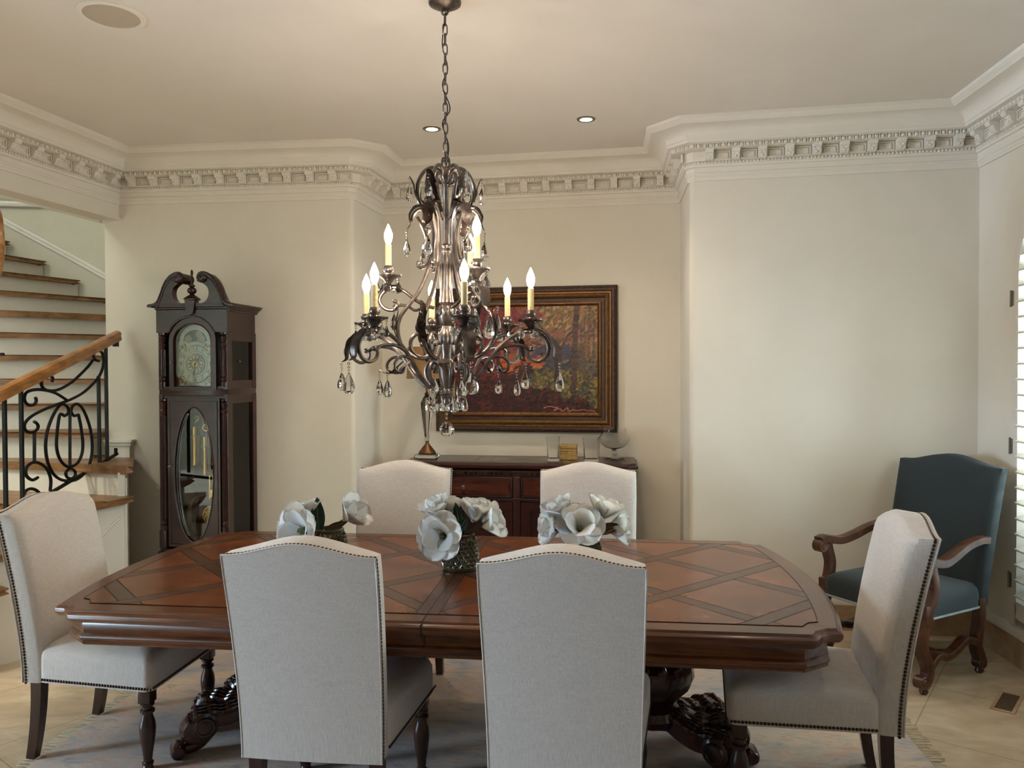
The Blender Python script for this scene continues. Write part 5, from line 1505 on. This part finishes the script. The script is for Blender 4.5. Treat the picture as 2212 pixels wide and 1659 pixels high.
def rib():
    bm = new()
    # long lyre scroll from the waist up to the shoulder, with lower curl and leaf
    tube(bm, P2([(.105, 1.705), (.088, 1.72), (.095, 1.745), (.125, 1.75), (.148, 1.72), (.14, 1.68), (.105, 1.655), (.07, 1.668), (.052, 1.70), (.085, 1.652), (.135, 1.66), (.18, 1.70), (.2, 1.76), (.19, 1.82), (.155, 1.87), (.115, 1.925), (.083, 1.995), (.058, 2.08), (.05, 2.16), (.058, 2.22), (.08, 2.258), (.108, 2.265), (.132, 2.245), (.14, 2.215)], 4), .0078, sec=sq8)
    tube(bm, P2([(.118, 2.235), (.1, 2.2), (.082, 2.15), (.074, 2.09), (.08, 2.045), (.1, 2.025), (.118, 2.035), (.112, 2.052)]), .0065, sec=sq8)
    ball(bm, (.112, 0, ZC(2.045)), .009, u=8, v=6); ball(bm, (.1, 0, ZC(1.708)), .011, u=8, v=6)
    acanthus(bm, P2([(.06, 2.245), (.09, 2.275), (.125, 2.272), (.148, 2.24), (.146, 2.205), (.16, 2.18)], 4), .06)
    acanthus(bm, P2([(.165, 1.68), (.195, 1.72), (.215, 1.77), (.205, 1.82), (.2, 1.85), (.215, 1.875)], 4), .04)
    return bm
def crown():
    bm = new()
    tube(bm, P2([(.012, 2.405), (.03, 2.43), (.06, 2.438), (.09, 2.42), (.112, 2.38), (.118, 2.33), (.108, 2.29), (.085, 2.27), (.062, 2.28), (.06, 2.3), (.075, 2.305)]), .0075, sec=sq8)
    tube(bm, P2([(.015, 2.37), (.04, 2.38), (.055, 2.40), (.072, 2.40), (.08, 2.375), (.07, 2.34), (.06, 2.30), (.04, 2.26), (.02, 2.23)]), .0065, sec=sq8)
    ball(bm, (.073, 0, ZC(2.3)), .009, u=8, v=6)
    acanthus(bm, P2([(.116, 2.30), (.128, 2.33), (.132, 2.36), (.142, 2.385), (.15, 2.40)], 4), .045)
    acanthus(bm, P2([(.05, 2.28), (.085, 2.285), (.105, 2.31), (.1, 2.35)], 4), .04)
    return bm
TH = lambda phi: radians(phi-90)
meshes = {}
def part(name, fn, phi):
    if name not in meshes: o = mk(name, fn(), br, ch); meshes[name] = o.data
    else: o = link(name, meshes[name], ch)
    o.rotation_euler = (0, 0, TH(phi)); return o
def pol(r, z, phi): a = TH(phi); return (r*cos(a), r*sin(a), ZC(z))
PHI = [15.5+60*k for k in range(6)]
for k, ph in enumerate(PHI):
    a = part('candle_arm', arm_lower, ph); candle(a, .36, 1.803)
    part('scroll_rib', rib, ph+18 if False else ph+22)
    part('crown_scroll', crown, ph+22)
    drop(CB, pol(.478, 1.636, ph), TH(ph)+pi/2+.4*(k % 3-1)); drop(CM, pol(.302, 1.603, ph), TH(ph)+pi/2)
    drop(CM, pol(.075, 1.535, ph+10), TH(ph)+pi/2); drop(CM, pol(.215, 1.873, ph+22), TH(ph)+pi/2)
    drop(CB if k % 2 else CM, pol(.16, 2.178, ph+22), TH(ph)+pi/2); drop(CM, pol(.15, 2.398, ph+22), TH(ph)+pi/2)
for ph in (35, 158, 272):
    a = part('upper_candle_arm', arm_upper, ph); candle(a, .238, 1.995)
    drop(CB, pol(.32, 1.843, ph), TH(ph)+pi/2)
for a in (20, 110, 200, 290): drop(CS, pol(.022, 1.5, a), TH(a))
bm = new(); ball(bm, (0, 0, ZC(1.355)), .032, u=10, v=8)
for q in (1.402, 1.42): ball(bm, (0, 0, ZC(q)), .0065, u=6, v=4)
tube(bm, [(0, 0, ZC(1.385)), (0, 0, ZC(1.455))], .001, 4)
mk('crystal_ball', bm, M['crystal'], ch, flat=True)
# ================================================================== LIGHT
def area(name, loc, size, energy, col, rot, size_y=None, spread=None):
    l = bpy.data.lights.new(name, 'AREA'); l.energy = energy; l.color = col; l.size = size
    if size_y: l.shape = 'RECTANGLE'; l.size_y = size_y
    if spread: l.spread = spread
    o = bpy.data.objects.new(name, l); COL.objects.link(o); o.location = loc; o.rotation_euler = rot; return o
def spot(name, loc, energy, col, ang=110, blend=.8, r=.04):
    l = bpy.data.lights.new(name, 'SPOT'); l.energy = energy; l.color = col; l.spot_size = radians(ang); l.spot_blend = blend; l.shadow_soft_size = r
    o = bpy.data.objects.new(name, l); COL.objects.link(o); o.location = loc; return o
WARM = (1, .86, .70); DAY = (.74, .87, 1.0)
area('daylight_arched', (3.25, 3.62, 1.5), 1.2, 170, (.78, .95, 1.0), (0, radians(90), 0), 2.4)
for p, e in ((DL1, 30), (DL2, 30)): spot('downlight', (p.x, p.y, CEIL-.02), e, WARM)
for x, y in ((1.6, 2.9), (-2.0, 2.9)): spot('downlight', (x, y, CEIL-.02), 10, WARM)
area('daylight_hall', (-8.5, 1.2, 1.5), 2.1, 870, (.54, .74, 1.0), (0, radians(-90), 0), 1.7)
spot('hall_floor_fill', (-3.85, 3.0, 3.8), 200, (1, .90, .72), 95, .5, .08)  # unseen fill spot, added to brighten the floor at the left
area('hall_light', (-5.6, 3.2, 5.4), 2.2, 75, (1, .93, .80), (0, 0, 0))
w = bpy.data.worlds.new('outdoors'); SC.world = w; w.use_nodes = True
bg = w.node_tree.nodes['Background']; bg.inputs[0].default_value = (.62, .90, 1.0, 1); bg.inputs[1].default_value = 1.6
vs_ = SC.view_settings; vs_.view_transform = 'Standard'; vs_.look = 'None'; vs_.gamma = 1.0; vs_.exposure = 0.1; vs_.use_curve_mapping = False
SC.cycles.max_bounces = 8; SC.cycles.transmission_bounces = 7; SC.cycles.glossy_bounces = 3; SC.cycles.transparent_max_bounces = 8; SC.cycles.diffuse_bounces = 3; SC.cycles.use_adaptive_sampling = True; SC.cycles.adaptive_threshold = .08; SC.cycles.adaptive_min_samples = 16; SC.cycles.sample_clamp_indirect = 6
